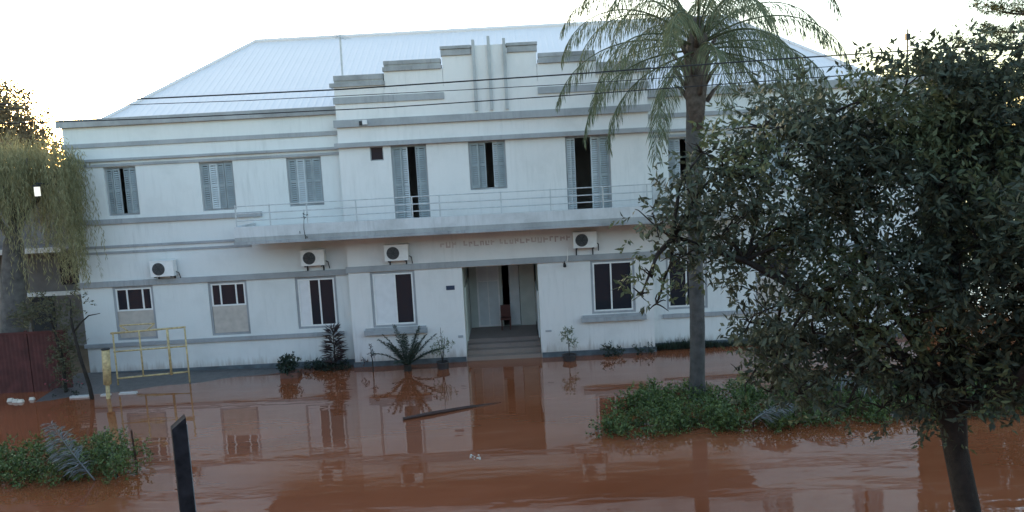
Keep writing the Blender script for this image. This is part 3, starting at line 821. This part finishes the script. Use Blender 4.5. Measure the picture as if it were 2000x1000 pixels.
# crown clumps (x, y, z, radius)
clumps = [(2.45,-14.8,5.45,.42),(2.85,-14.9,5.05,.40),(3.0,-14.7,5.75,.50),(3.35,-14.8,5.25,.50),(3.45,-14.6,6.2,.55),(3.1,-14.9,6.45,.35),
 (3.9,-14.5,5.6,.60),(3.9,-15.0,6.75,.55),(4.3,-14.6,6.2,.60),(4.4,-14.9,5.1,.50),(4.05,-14.4,4.75,.45),(4.6,-14.3,6.9,.60),(4.9,-14.8,5.8,.60),
 (5.0,-14.0,5.1,.55),(5.3,-14.5,6.6,.65),(5.3,-15.0,7.05,.50),(5.5,-14.6,5.6,.60),(5.6,-14.0,6.1,.60),(5.9,-14.8,7.1,.60),(6.1,-14.3,6.5,.70),
 (6.2,-15.1,5.9,.65),(6.5,-14.8,7.25,.55),(6.8,-14.4,6.7,.70),(7.1,-15.0,7.2,.60),(7.3,-14.8,6.2,.70),(7.7,-15.1,7.2,.60),(8.0,-15.2,6.5,.75),
 (8.6,-15.2,6.9,.75),(9.2,-15.3,6.4,.80),(8.8,-15.4,5.5,.80),(8.1,-15.3,5.3,.75),(7.4,-15.2,5.2,.65),(6.8,-15.2,5.0,.60),(6.2,-14.8,5.1,.55),
 (5.7,-15.1,4.8,.50),(5.0,-14.9,4.55,.45),(4.45,-14.2,4.2,.42),(3.95,-14.1,3.85,.40),(4.6,-13.8,3.55,.42),(5.2,-13.9,3.75,.45),(5.5,-14.6,3.95,.42),
 (6.1,-14.8,4.3,.50),(6.7,-15.1,4.2,.50),(7.3,-15.2,4.3,.55),(7.9,-15.3,4.5,.60),(7.5,-15.4,3.6,.50),(6.95,-15.1,3.35,.45),(6.3,-14.9,3.35,.42),
 (5.75,-14.4,3.25,.38),(6.7,-15.2,2.85,.42),(7.3,-15.4,2.95,.38),(4.2,-13.8,3.25,.46),(4.75,-13.7,3.05,.44),(4.0,-13.8,2.85,.34),(5.3,-13.9,3.1,.4),(4.4,-13.6,2.6,.3),(7.0,-16.6,4.7,.60),(6.8,-17.0,5.6,.65),(7.6,-16.4,5.6,.65),
 (2.35,-14.9,4.75,.24),(2.2,-14.85,4.5,.20),(2.42,-14.8,4.35,.18),(3.55,-14.5,4.85,.35),(8.4,-15.4,4.0,.55),(9.0,-15.4,4.7,.65),(6.45,-14.9,2.45,.26),(4.08,-15.0,3.5,.36),(4.36,-15.0,2.98,.36),(4.95,-15.1,3.35,.38),(5.0,-15.1,2.8,.34),(5.5,-15.1,2.75,.32),(5.95,-15.2,2.85,.34),(3.95,-14.9,4.2,.40),(4.5,-15.2,3.9,.42),(5.3,-15.3,4.5,.45),(6.6,-15.5,3.1,.42),(6.95,-15.6,3.6,.48),(6.25,-15.5,2.95,.36),(6.2,-15.5,3.8,.45),(5.8,-15.6,4.2,.5),(5.2,-15.5,4.0,.42),(4.8,-15.3,4.6,.5),(5.6,-15.3,3.5,.40),(4.9,-14.6,3.4,.42),(6.0,-15.3,3.15,.35),(7.3,-15.7,3.9,.5),(6.9,-15.9,4.5,.6),(7.8,-15.8,3.8,.5),(7.9,-15.6,3.1,.45),(6.3,-15.6,4.6,.5),(7.4,-15.8,5.2,.6),(9.6,-15.3,5.5,.8),(9.8,-15.4,6.8,.8),(9.4,-15.3,7.3,.6),(8.4,-15.2,7.4,.6),(9.8,-15.4,4.4,.7),(9.2,-15.3,3.6,.6),(8.0,-15.3,3.4,.5),(7.6,-14.8,4.9,.6),(7.0,-14.6,5.7,.65),(5.6,-14.9,6.2,.5),(4.6,-14.7,5.5,.5),(6.9,-15.0,6.4,.6)]
tw = MB()
for (x, y, z, r) in clumps:
    c = Vector((x, y, z)); q = min(allp, key=lambda p: (p-c).length + (0.5 if p.z > z else 0))
    tw.tube(branch_path(q, c, 0.12, 5), [0.035,0.03,0.026,0.022,0.018,0.012], 5)
    for k in range(5):
        e = c + Vector((rnd.uniform(-1,1), rnd.uniform(-1,1), rnd.uniform(-0.6,1))) * r * 0.85
        tw.tube(branch_path(c, e, 0.15, 3), [0.014,0.011,0.009,0.005], 4)
o = tw.build('branches', 'bark', t, True, stuff=True)
C, D = twig_cloud([(x, y, z, r*1.18, r*1.25, r*1.05) for (x, y, z, r) in clumps], 104, 9, 0.30, 0.7, 0.15, 0.5)
rs = np.sin(C[:, 0]*2.3+C[:, 2]*1.9) + np.sin(C[:, 1]*2.9-C[:, 2]*2.7+0.8)
C2, D2 = C[rs > 0.75], D[rs > 0.75]; C, D = C[rs <= 0.75], D[rs <= 0.75]
leaves('young_foliage', 'leaf_young', t, C2, D2, 0.08+0.07*rng.random(len(C2)), 0.036+0.020*rng.random(len(C2)), 0.12)
leaves('crown', 'leaf_tree', t, C, D, 0.085+0.085*rng.random(len(C)), 0.038+0.024*rng.random(len(C)), 0.12); print('tree leaves', len(C))

# ------------------------------------------------------------------ planting beds in the flooded forecourt
def hedge(name, label, blobs, mat, dens, nl, ll, lw, loc):
    t = thing(name, label, 'hedge', loc)
    C, D = twig_cloud(blobs, dens, nl, 0.16, 0.6, 0.45, 0.5)
    k = C[:, 2] > WATER-0.1
    leaves('foliage', mat, t, C[k], D[k], ll*(0.8+0.5*rng.random(k.sum())), lw, 0.12)
    st = MB()
    for b in blobs[::2]:
        st.tube([(b[0], b[1], -0.5), (b[0]+rnd.uniform(-.1,.1), b[1], b[2]), (b[0]+rnd.uniform(-.2,.2), b[1]+rnd.uniform(-.2,.2), b[2]+b[5]*0.7)], [0.02,0.015,0.006], 5)
    st.build('stems', 'bark', t, stuff=True)
    return t
hr = random.Random(3)
bl = []
x = 2.55
while x < 15.5:
    f = min(1, (x-2.3)/1.2)
    yf = -7.75 + 0.05*(x-2.5)*0.3
    for y in (yf, yf+0.7, yf+1.4, yf+2.1, yf+2.7):
        if y > yf+0.7*(1+3.2*f): continue
        bl.append((x+hr.uniform(-.15,.15), y+hr.uniform(-.15,.15), -0.02+0.06*hr.random(), 0.46, 0.46, (0.17+0.22*hr.random()**1.5)*(0.8+0.2*f)))
    x += 0.48
hedge('planting_bed', 'long low green hedge round the foot of the palm, right forecourt', bl, 'leaf_hedge', 480, 6, 0.08, 0.040, (8, -7, -0.4))
bl = []
x = -14.2
while x < -8.4:
    f = min(1, (-8.0-x)/1.0)
    for y in (-8.65, -8.0, -7.4):
        if y > -8.65+1.25*f: continue
        yy = y - 0.16*(x+8.4)*-0.25
        bl.append((x+hr.uniform(-.12,.12), yy+hr.uniform(-.12,.12), 0.05+0.10*hr.random(), 0.42, 0.42, (0.36+0.20*hr.random())*(0.65+0.35*f)))
    x += 0.45
hedge('planting_bed', 'low green hedge at the lower left, a pale dead frond on it', bl, 'leaf_hedge', 380, 6, 0.075, 0.036, (-10, -8.2, -0.4))

t = thing('fallen_frond', 'pale grey dead palm frond propped on the left hedge', 'palm frond', (-9.25, -8.9, -0.1))
frond('frond', 'leaf_dead', t, (-9.10, -8.95, -0.08), rad(168), rad(50), 1.60, rad(-8), 0.42, 72, 0.3, 0.020, 'leaf_dead', 0.032)
t = thing('fallen_frond', 'pale grey dead palm frond lying in the right hedge below the tree', 'palm frond', (5.9, -8.0, 0.1))
frond('frond', 'leaf_dead', t, (5.75, -8.15, 0.20), rad(25), rad(24), 1.20, rad(30), 0.38, 50, 0.3, 0.016, 'leaf_dead', 0.028)
t = thing('fallen_frond', 'grey dead palm frond hanging behind the branches near the right hedge', 'palm frond', (8.5, -6.9, 0.1))
frond('frond', 'leaf_dead', t, (9.3, -6.9, 0.15), rad(170), rad(52), 2.1, rad(85), 0.45, 64, 0.35, 0.018, 'leaf_dead', 0.028)

# ------------------------------------------------------------------ plants and pots along the foot of the wall
def pot(t, x, y, r, h, mat='pot', z0=-0.42):
    p = MB(); p.lathe(x, y, [(r*0.74, z0), (r*0.98, z0+h-0.04), (r*1.06, z0+h-0.04), (r*1.06, z0+h), (r*0.93, z0+h), (r*0.90, z0+h-0.06)], 18)
    p.build('pot', mat, t, False)

t = thing('potted_bush', 'round dark green bush in a square brown planter before the left wing', 'plant', (-6.95, -0.75, -0.4))
MB().box(-7.22, -6.66, -1.02, -0.46, -0.45, 0.07).build('planter', 'potclay', t)
C, D = twig_cloud([(-6.95,-0.75,0.28,0.36,0.36,0.34)], 2200, 7, 0.09, 0.7, 0.3, 0.5)
leaves('foliage', 'leaf_dark', t, C, D, 0.075, 0.04)
t = thing('cordyline_plant', 'upright bronze spiky plant at the wing corner, left of the blind window', 'plant', (-5.6, -0.25, -0.4))
N = 190; z = 0.15+1.15*rng.random(N); a = rng.random(N)*6.283
C = np.stack([-5.60+0.02*np.cos(a), -0.25+0.02*np.sin(a), z], 1); D = np.stack([np.cos(a), np.sin(a), 0.55*rng.random(N)-0.1+0.5*(z > 1.1)], 1)
MB().tube([(-5.60,-0.25,-0.5),(-5.60,-0.25,1.3)], [0.03,0.012], 6).build('stem', 'bark', t)
leaves('foliage', 'leaf_bronze', t, C, D, 0.22+0.30*(1-np.abs(z-0.6)), 0.055, 0.1)
t = thing('ground_cover', 'low dark leafy plants at the foot of the left wing by the spiky plant', 'plant', (-6.2, -0.1, -0.3))
C, D = twig_cloud([(-6.45,-0.05,0.0,.22,.2,.22),(-6.1,-0.05,0.0,.3,.2,.2),(-5.75,-0.2,0.05,.35,.25,.3),(-5.3,-0.2,0.0,.2,.2,.22)], 1300, 5, 0.1, 0.6, 0.4, 0.5)
leaves('foliage', 'leaf_dark', t, C, D, 0.09, 0.035)
t = thing('young_plant', 'thin dark sapling standing alone in the water left of the cycad', 'plant', (-4.3, -0.7, -0.4))
MB().tube([(-4.3,-0.7,-0.5),(-4.29,-0.7,0.2),(-4.32,-0.7,0.75)], [0.025,0.02,0.01], 6).build('stem', 'bark', t)
C, D = twig_cloud([(-4.31,-0.7,0.55,.09,.09,.22),(-4.55,-0.7,0.22,.12,.1,.12)], 2600, 4, 0.06, 0.6, 0.4, 0.5)
leaves('foliage', 'leaf_bronze', t, C, D, 0.08, 0.03)
t = thing('cycad_plant', 'wide dark green cycad with stiff spreading leaves beneath the blind window', 'plant', (-3.15, -0.8, -0.4))
MB().tube([(-3.15,-0.8,-0.5),(-3.15,-0.8,0.12)], [0.14,0.12], 10).build('stem', 'bark', t, True)
for k in range(17):
    a = k*2.4; f = k/16
    frond('frond', 'leaf_dark', t, (-3.15+0.05*math.cos(a), -0.8+0.05*math.sin(a), 0.10), a, rad(78-52*f), 1.22+0.15*rnd.random(), rad(14+16*f), 0.15, 52, 0.0, 0.018, 'leaf_dark', 0.026)
t = thing('potted_plant', 'tall wispy pale green plant in a black pot left of the entrance', 'plant', (-2.0, -0.75, -0.4))
pot(t, -2.02, -0.75, 0.20, 0.55)
m = MB()
for dx, hgt in ((0.0, 1.25), (0.12, 0.95), (-0.10, 0.8)):
    m.tube([(-2.02,-0.75,0.05),(-2.02+dx*0.5,-0.75,0.5),(-2.02+dx,-0.76,hgt)], [0.014,0.011,0.006], 5)
m.build('stem', 'bark', t)
C, D = twig_cloud([(-2.02,-0.75,0.95,.12,.12,.35),(-1.85,-0.75,0.6,.2,.16,.28),(-2.2,-0.75,0.5,.18,.16,.25)], 700, 5, 0.12, 0.5, 0.6, 0.6)
leaves('foliage', 'leaf_pale', t, C, D, 0.11, 0.028)
t = thing('potted_plant', 'sparse pale shrub in a black pot right of the entrance', 'plant', (2.1, -0.55, -0.4))
pot(t, 2.10, -0.55, 0.22, 0.52)
m = MB(); m.tube([(2.10,-0.55,0.02),(2.09,-0.55,0.4),(2.05,-0.55,0.9)], [0.016,0.012,0.006], 5); m.tube([(2.09,-0.55,0.3),(2.2,-0.55,0.7)], [0.01,0.005], 5)
m.build('stem', 'bark', t)
C, D = twig_cloud([(2.03,-0.55,0.75,.2,.2,.28),(2.15,-0.55,0.5,.2,.2,.2)], 900, 5, 0.1, 0.6, 0.4, 0.6)
leaves('foliage', 'leaf_pale', t, C, D, 0.09, 0.035)
for (x, y, hh, lab) in ((3.40, -0.30, 0.38, 'small dark plant half under water below the right window, nearer the entrance'), (4.45, -0.22, 0.42, 'small bushy plant half under water at the right corner of the centre block')):
    t = thing('drowned_plant', lab, 'plant', (x, y, -0.4))
    MB().tube([(x,y,-0.5),(x+0.02,y,hh*0.7)], [0.02,0.008], 5).build('stem', 'bark', t)
    C, D = twig_cloud([(x,y,0.08,.22,.16,.2),(x-0.12,y,0.2,.08,.08,hh*0.5),(x+0.35,y,0.05,.18,.14,.16),(x+0.1,y,0.15,.08,.08,hh*0.5)], 1400, 5, 0.1, 0.6, 0.4, 0.5)
    leaves('foliage', 'leaf_dark', t, C, D, 0.09, 0.034)
t = thing('grass_clump', 'strip of dark grass at the foot of the right wing', 'grass', (6.4, 0.1, -0.2))
N = 900; C = np.stack([5.1+3.6*rng.random(N)**1.2, 0.05+0.22*rng.random(N), np.full(N, -0.12)], 1)
leaves('blades', 'leaf_dark', t, C, np.stack([rng.normal(size=N)*0.35, rng.normal(size=N)*0.3, np.ones(N)], 1), 0.15+0.25*rng.random(N)*np.exp(-((C[:, 0]-6.0)/0.9)**2)+0.08, 0.022)

# ------------------------------------------------------------------ left edge: trees, fence, gate
t = thing('weeping_tree', 'yellow green weeping tree hiding the left corner of the building', 'tree', (-15.2, -1.2, -0.2))
MB().tube([(-16.15,-0.3,-0.4),(-16.0,-0.3,1.2),(-15.8,-0.35,3.0),(-15.5,-0.5,4.6),(-15.1,-0.8,5.9)], [0.48,0.42,0.38,0.30,0.15], 14).build('trunk', 'barkgrey', t, True)
for k, e in enumerate(((-16.6,-1.0,6.6),(-15.5,-0.6,7.2),(-14.2,-1.4,7.3),(-13.6,-0.9,6.8),(-15.0,-2.0,7.0))):
    MB().tube(branch_path((-15.45,-0.5,4.5+0.2*k), e, 0.08, 6), [0.14,0.12,0.10,0.08,0.06,0.04,0.02], 7).build('limb', 'barkgrey', t, True)
Cs, Ds = [], []
for k in range(1250):
    a = rng.random()*6.283; r = math.sqrt(rng.random())
    px = -15.45 + 2.55*r*math.cos(a) + rng.normal()*0.1; py = -0.9 + 1.6*r*math.sin(a)
    top = 7.70 - 0.45*r**3 + rng.normal()*0.22
    ln = rng.uniform(0.6, 2.6)
    if px > -14.3: ln = rng.uniform(0.8, 4.3) * (1.0 if px < -13.0 else rng.uniform(0.4, 1.0))
    if px < -14.7 and top-ln < 5.0: ln = max(0.5, top-5.0-rng.random()*0.8)
    n = int(ln/0.06)
    s = np.linspace(0, 1, n)[:, None]
    P = np.array([px, py, top]) + s*np.array([rng.normal()*0.2, rng.normal()*0.15, -ln]) + rng.normal(size=(n, 3))*0.03
    if abs(px+13.8) < 0.22 and py < -1.5: continue
    Cs.append(P); Ds.append(rng.normal(size=(n, 3))*0.35 + np.array([0, 0, -1.0]))
C = np.concatenate(Cs); D = np.concatenate(Ds)
leaves('crown', 'leaf_weep', t, C, D, 0.19, 0.020); print('weep', len(C))

t = thing('shrub', 'tall olive green shrub at the left corner of the building before the red fence', 'shrub', (-13.9, -1.4, -0.4))
MB().tube([(-13.9,-1.4,-0.5),(-13.85,-1.4,1.0),(-14.1,-1.4,2.4)], [0.06,0.05,0.02], 6).build('stem', 'bark', t)
C, D = twig_cloud([(-14.3,-1.4,2.75,.75,.4,.40),(-13.75,-1.4,2.35,.5,.4,.45),(-14.8,-1.4,2.4,.55,.4,.4),(-13.65,-1.4,1.6,.42,.4,.6),(-13.85,-1.4,0.9,.45,.4,.65)], 300, 7, 0.18, 0.6, 0.3, 0.5)
leaves('foliage', 'leaf_olive', t, C, D, 0.08, 0.04)
t = thing('flowering_shrub', 'low shrub with pink flowers at the right end of the red fence', 'shrub', (-13.7, -1.85, -0.4))
C, D = twig_cloud([(-13.9,-1.85,0.2,.4,.3,.28),(-13.4,-1.85,0.1,.25,.25,.22)], 400, 5, 0.12, 0.6, 0.4, 0.5)
leaves('foliage', 'leaf_dark', t, C, D, 0.08, 0.035)
C, D = twig_cloud([(-13.55,-2.0,0.42,.22,.1,.08),(-13.15,-2.0,0.38,.25,.1,.05),(-14.0,-2.0,0.35,.2,.1,.1)], 1300, 3, 0.05, 0.6, 0.4, 0.5)
leaves('flowers', 'petal', t, C, D, 0.05, 0.04)

t = thing('sapling', 'thin leaning sapling in front of the left corner, one branch reaching right', 'tree', (-12.65, -2.2, -0.4))
MB().tube([(-12.62,-2.2,-0.5),(-12.68,-2.2,0.3),(-12.86,-2.2,1.2),(-13.0,-2.2,2.3),(-12.95,-2.2,3.0)], [0.07,0.06,0.05,0.04,0.015], 8).build('trunk', 'bark', t, True)
MB().tube([(-12.97,-2.2,2.0),(-12.7,-2.25,2.28),(-12.4,-2.3,2.5),(-12.05,-2.3,2.55)], [0.03,0.026,0.02,0.01], 6).build('branch', 'bark', t, True)
C, D = twig_cloud([(-12.85,-2.2,3.0,.4,.4,.4),(-12.45,-2.25,2.75,.35,.3,.28),(-13.05,-2.2,2.5,.3,.3,.35),(-12.1,-2.3,2.5,.2,.2,.15)], 95, 7, 0.15, 0.6, 0.3, 0.5)
leaves('foliage', 'leaf_olive', t, C, D, 0.08, 0.038)

t = thing('red_fence', 'dark red metal fence at the far left edge of the water', 'fence', (-16.5, -1.0, 0.0))
for k in range(5):
    x0 = -20.15+1.25*k; m = MB()
    for j in range(9):
        a = x0+0.03+j*0.131
        m.hexa([(a,-1.0,-0.6),(a+0.06,-1.012,-0.6),(a+0.06,-0.972,-0.6),(a,-0.96,-0.6),(a,-1.0,1.86),(a+0.06,-1.012,1.86),(a+0.06,-0.972,1.86),(a,-0.96,1.86)])
        m.hexa([(a+0.0605,-1.012,-0.6),(a+0.131,-1.0,-0.6),(a+0.131,-0.96,-0.6),(a+0.0605,-0.972,-0.6),(a+0.0605,-1.012,1.86),(a+0.131,-1.0,1.86),(a+0.131,-0.96,1.86),(a+0.0605,-0.972,1.86)])
    m.build('panel', 'fence', t)
for k in range(6): bx('post', 'fence', t, -20.21+1.25*k, -20.14+1.25*k, -1.016, -0.94, -0.7, 1.90)
bx('top_rail', 'fence', t, -20.1, -13.95, -1.03, -1.019, 1.80, 1.87)

t = thing('garden_house', 'low dim house with pale roof edge and beam behind the weeping tree', 'house', (-18, 5, 0.1))
bx('wall', 'housewall', t, -24, -15.0, 4.6, 11, -0.2, 4.0)
bx('roof', 'housewall', t, -24.3, -14.8, 3.4, 11.3, 4.02, 4.10)
bx('glare_block_wall', 'housewall', t, -26, -16.4, 5.6, 11, 4.101, 6.9)  # upper storey added to keep bright sky out of the water reflection
bx('glare_block_roof', 'housewall', t, -26.3, -16.2, 5.3, 11.3, 6.901, 7.05)
bx('roof_edge', 'kerbpaint', t, -24.35, -16.2, 3.30, 3.39, 3.98, 4.16)
bx('veranda_beam', 'kerbpaint', t, -24.0, -14.9, 3.35, 3.50, 2.36, 2.50)
for x in (-23.5, -20.0, -17.9, -15.1): bx('post', 'housewall', t, x, x+0.16, 3.55, 3.70, -0.2, 4.01)
bx('door', 'dark', t, -18.4, -17.4, 4.55, 4.597, 0.2, 2.3)
bx('window', 'glass', t, -17.0, -15.6, 4.55, 4.597, 2.6, 3.7)

t = thing('sky_gap_lantern', 'small glowing box standing in for a bright sky gap amid weeping foliage', 'lantern', (-13.8, 0.35, 6.3))  # added lantern; its glow stands in for a gap of white sky
MB().tube([(-13.8,0.34,5.9),(-13.8,-0.4,6.45),(-13.8,-1.75,6.52)], [0.03,0.026,0.022], 8).build('bracket', 'dark', t, True)
bx('glow_box', 'gapglow', t, -13.86, -13.74, -1.81, -1.69, 6.14, 6.42)
bx('glow_box_cap', 'dark', t, -13.88, -13.72, -1.83, -1.67, 6.421, 6.48)

t = thing('yellow_gate', 'faded yellow tubular gate standing before the leftmost ground floor windows', 'gate', (-11.4, -0.9, 0))
G = lambda pts, r, n: MB().tube(pts, r, 8).build(n, 'yellow', t, True)
G([(-12.50,-0.95,1.66),(-10.15,-0.85,1.72)], 0.032, 'rail'); G([(-12.45,-0.95,0.18),(-10.18,-0.85,0.26)], 0.030, 'rail'); G([(-12.47,-0.95,1.06),(-10.16,-0.85,1.10)], 0.028, 'rail')
for x in (-12.46, -11.62, -10.72, -10.16):
    G([(x,-0.92,-0.3 if x in (-12.46, -10.16) else 0.20),(x+0.01,-0.92,1.69)], 0.040 if x == -10.72 else 0.028, 'upright')
G([(-12.2,-0.93,1.90),(-11.95,-0.92,1.70)], 0.022, 'brace'); G([(-11.1,-0.90,1.90),(-11.35,-0.90,1.70)], 0.022, 'brace'); G([(-12.2,-0.93,1.90),(-11.1,-0.90,1.90)], 0.022, 'brace')
t = thing('yellow_post', 'stout yellow post standing in the water in front of the gate', 'post', (-12.1, -2.25, -0.3))
MB().tube([(-12.15,-2.25,-0.5),(-12.10,-2.25,0.35)], 0.06, 10).build('stem', 'yellow', t, True)
MB().tube([(-12.10,-2.25,0.352),(-12.04,-2.25,1.42)], 0.115, 12).build('sleeve', 'yellow', t, True)
MB().tube([(-12.04,-2.25,1.421),(-12.04,-2.25,1.46)], 0.125, 12).build('cap', 'dark', t)
for x0, x1, y, lab in ((-13.45, -12.78, -2.0, 'white painted kerb stone just above the water left of the sapling'), (-12.50, -12.22, -2.0, 'short white painted kerb stone between sapling and yellow post'), (-11.98, -11.45, -1.90, 'white painted kerb stone just above the water right of the yellow post')):
    tag(bx('kerb_stone', 'kerbpaint', None, x0, x1, y, y+0.14, -0.3, WATER+0.055), lab, 'kerb', 'white kerb stones at the drive')
r2 = random.Random(2)
m = MB()
for k in range(7):
    x = -15.0+r2.uniform(-.35,.35); y = -2.05+r2.uniform(-.15,.15); s = r2.uniform(.05,.13)
    m.hexa([(x-s,y-s*.7,WATER-0.04),(x+s,y-s*.7,WATER-0.04),(x+s,y+s*.7,WATER-0.04),(x-s,y+s*.7,WATER-0.04),(x-s*.6,y-s*.3,WATER+s*.9),(x+s*.5,y-s*.4,WATER+s),(x+s*.6,y+s*.3,WATER+s*.8),(x-s*.5,y+s*.4,WATER+s*.7)])
tag(m.build('litter_heap', 'litter'), 'heap of pale crumpled litter on the bank at the far left', 'litter')

# ------------------------------------------------------------------ things in the water
m = MB(); m.tube([(-2.66,-5.80,WATER+0.02),(-1.9,-5.48,WATER+0.035),(-1.0,-5.08,WATER+0.02),(-0.10,-4.72,WATER-0.02)], [0.055,0.06,0.05,0.03], 8)
tag(m.build('floating_log', 'wood', None, True), 'thin dark log floating slantwise in the brown water before the entrance', 'log')
m = MB()
for k in range(16):
    a = r2.uniform(0, 6.28); d = r2.uniform(0.02, 0.17); x, y = -0.66+d*math.cos(a), -8.75+1.2*d*math.sin(a); s = r2.uniform(.012,.03)
    m.hexa([(x-s,y-s,WATER-.01),(x+s,y-s*.6,WATER-.01),(x+s*.8,y+s,WATER-.01),(x-s,y+s*.8,WATER-.01),(x-s*.6,y-s*.6,WATER+s),(x+s*.5,y-s*.4,WATER+s*.8),(x+s*.4,y+s*.6,WATER+s),(x-s*.6,y+s*.5,WATER+s*.7)])
tag(m.build('floating_litter', 'litter'), 'cluster of small pale scraps floating in the foreground water', 'litter')

t = thing('dark_post', 'dark square metal post with slanted top in the left foreground water', 'post', (-5.77, -12.0, -0.5))
cx, cy, a = -5.78, -12.0, rad(28)
def rp(u, v, z): return (cx+u*math.cos(a)-v*math.sin(a), cy+u*math.sin(a)+v*math.cos(a), z)
w = 0.125
b4 = [(-w,-w),(w,-w),(w,w),(-w,w)]
top = {(-w,-w): 2.02, (w,-w): 2.20, (w,w): 2.20, (-w,w): 2.02}
MB().hexa([rp(u,v,-0.6) for u,v in b4] + [rp(u,v,top[(u,v)]) for u,v in b4]).build('shaft', 'postpaint', t)
bx_ = MB().hexa([rp(w+.002,-0.04,0.2),rp(w+.02,-0.04,0.2),rp(w+.02,0.04,0.2),rp(w+.002,0.04,0.2),rp(w+.002,-0.04,2.05),rp(w+.02,-0.04,2.05),rp(w+.02,0.04,2.05),rp(w+.002,0.04,2.05)])
bx_.build('rib', 'shutter', t)
t = thing('thin_stake', 'thin dark stake standing in water beside the left hedge', 'stake', (-8.55, -8.1, -0.4))
MB().tube([(-8.55,-8.1,-0.5),(-8.60,-8.1,0.75)], [0.03,0.02], 6).build('stick', 'wood', t)

# ------------------------------------------------------------------ far behind
def far_tree(name, label, x, y, h, r, mat, dens, loc_blobs, ll=0.22):
    t = thing(name, label, 'tree', (x, y, 0.1))
    MB().tube([(x,y,-0.7),(x+.1,y,h*0.4),(x,y,h*0.85)], [0.35,0.25,0.05], 8).build('trunk', 'bark', t, True)
    for b in loc_blobs:
        MB().tube(branch_path((x,y,h*0.45), (b[0],b[1],b[2]), 0.08, 4), [0.13,0.1,0.07,0.05,0.02], 6).build('limb', 'bark', t, True)
    C, D = twig_cloud(loc_blobs, dens, 7, 0.5, 0.7, 0.3, 0.5)
    leaves('crown', mat, t, C, D, ll, ll*0.42)
far_tree('far_tree', 'tawny backlit tree rising behind the left corner of the building', -28.6, 20, 12.4, 3, 'leaf_tawny', 36,
         [(-28.3,20,11.3,1.7,1.6,1.2),(-27.0,20,9.9,1.4,1.5,1.1),(-29.8,20,10.2,1.8,1.6,1.5),(-26.6,20,8.7,1.5,1.5,1.1),(-28.4,20,8.8,1.8,1.7,1.3),(-30.4,20,8.4,1.8,1.7,1.5),(-25.7,20,7.9,1.2,1.3,.8),(-31.5,20,10.8,1.8,1.6,1.6),(-33,20,9,2,1.8,1.8)], 0.25)
far_tree('far_tree', 'broad green tree behind the house at the far left', -24.5, 14, 8.5, 3, 'leaf_far', 14,
         [(-24.5,14,7.2,1.8,1.6,1.2),(-22.8,14,6.4,1.6,1.5,1.2),(-26.4,14,6.4,1.8,1.6,1.3),(-24.4,14,5.4,2.2,1.7,1.3),(-21.5,13,5.0,1.5,1.4,1.4)])
far_tree('far_tree', 'dense green tree between the house and the left end of the building', -18.8, 12.5, 7.5, 3, 'leaf_far', 16,
         [(-18.8,12.5,6.2,1.8,1.6,1.2),(-17.2,12.5,5.2,1.5,1.5,1.5),(-20.6,12.5,5.6,1.8,1.6,1.3),(-18.8,12.5,4.4,2.2,1.7,1.4)])
far_tree('far_tree', 'dark tree filling the gap right of the building behind the street tree', 18.0, 7.0, 10, 3, 'leaf_far', 26,
         [(15.8,4.5,7.0,1.3,1.6,1.4),(15.6,4.5,4.8,1.3,1.6,1.5),(15.7,4.0,2.6,1.4,1.6,1.6),(15.8,3.6,0.9,1.5,1.6,1.3),(18,7,8.2,2.4,2,1.5),(20.5,7,7.5,2.4,2,1.8),(16.2,7,6.0,1.8,1.6,1.7),(18.5,7,5.4,2.6,2,1.9),(21.2,7,4.6,2.4,2,1.9),(17.0,7,3.0,2.0,1.8,1.9),(20,7,2.4,2.4,2,1.9),(23,7,3.5,2.2,2,2.2)], 0.28)
# tiered conifer at the top right
t = thing('conifer_tree', 'flat tiered conifer rising above the street tree at the top right', 'tree', (31.2, 20, 0.1))
MB().tube([(31.2,20,-0.7),(31.2,20,8),(31.2,20,15.5)], [0.4,0.3,0.08], 8).build('trunk', 'bark', t, True)
for k in range(46):
    a = k*2.4; tier = k % 5; z = 11.6+0.95*tier; ln = (4.9, 4.4, 3.6, 2.7, 1.7)[tier]*rnd.uniform(0.85, 1.05)
    path = [(31.2+ln*f*math.cos(a), 20+ln*f*math.sin(a), z-0.35*math.sin(math.pi*f)+0.5*f*f) for f in np.linspace(0, 1, 7)]
    MB().tube(path, [0.07*(1-0.8*i/6) for i in range(7)], 5).build('limb', 'bark', t, True)
bl = []
for k in range(46):
    a = k*2.4; tier = k % 5; z = 11.6+0.95*tier; ln = (4.9, 4.4, 3.6, 2.7, 1.7)[tier]
    for f in (0.6, 0.8, 0.97):
        bl.append((31.2+ln*f*math.cos(a), 20+ln*f*math.sin(a), z-0.35*math.sin(math.pi*f)+0.5*f*f+0.05, .55, .55, .17))
C, D = twig_cloud(bl, 130, 7, 0.3, 0.6, 0.3, 0.5)
leaves('crown', 'leaf_far', t, C, D, 0.20, 0.05)
t = thing('thin_mast', 'thin far mast standing above the street tree crown on the right', 'mast', (23.3, 20, 0.1))
MB().tube([(23.3,20,-0.7),(23.3,20,12.6)], [0.08,0.04], 6).build('pole', 'dark', t)
bx('mast_head', 'dark', t, 23.18, 23.42, 19.9, 20.1, 12.0, 12.35)

# unseen row of houses added behind the camera to shade the lower facade
ob = MB(); ob.box(-45, 45, -44, -31, -0.7, 9.6); ob.box(-45.4, 45.4, -44.4, -30.6, 9.601, 9.85)
for i in range(22):
    for z in (1.2, 4.9):
        x = -42+4*i; ob.box(x-0.75, x+0.75, -31.06, -31.001, z, z+1.6)
struct(ob.build('shading_row', 'shaderow'))
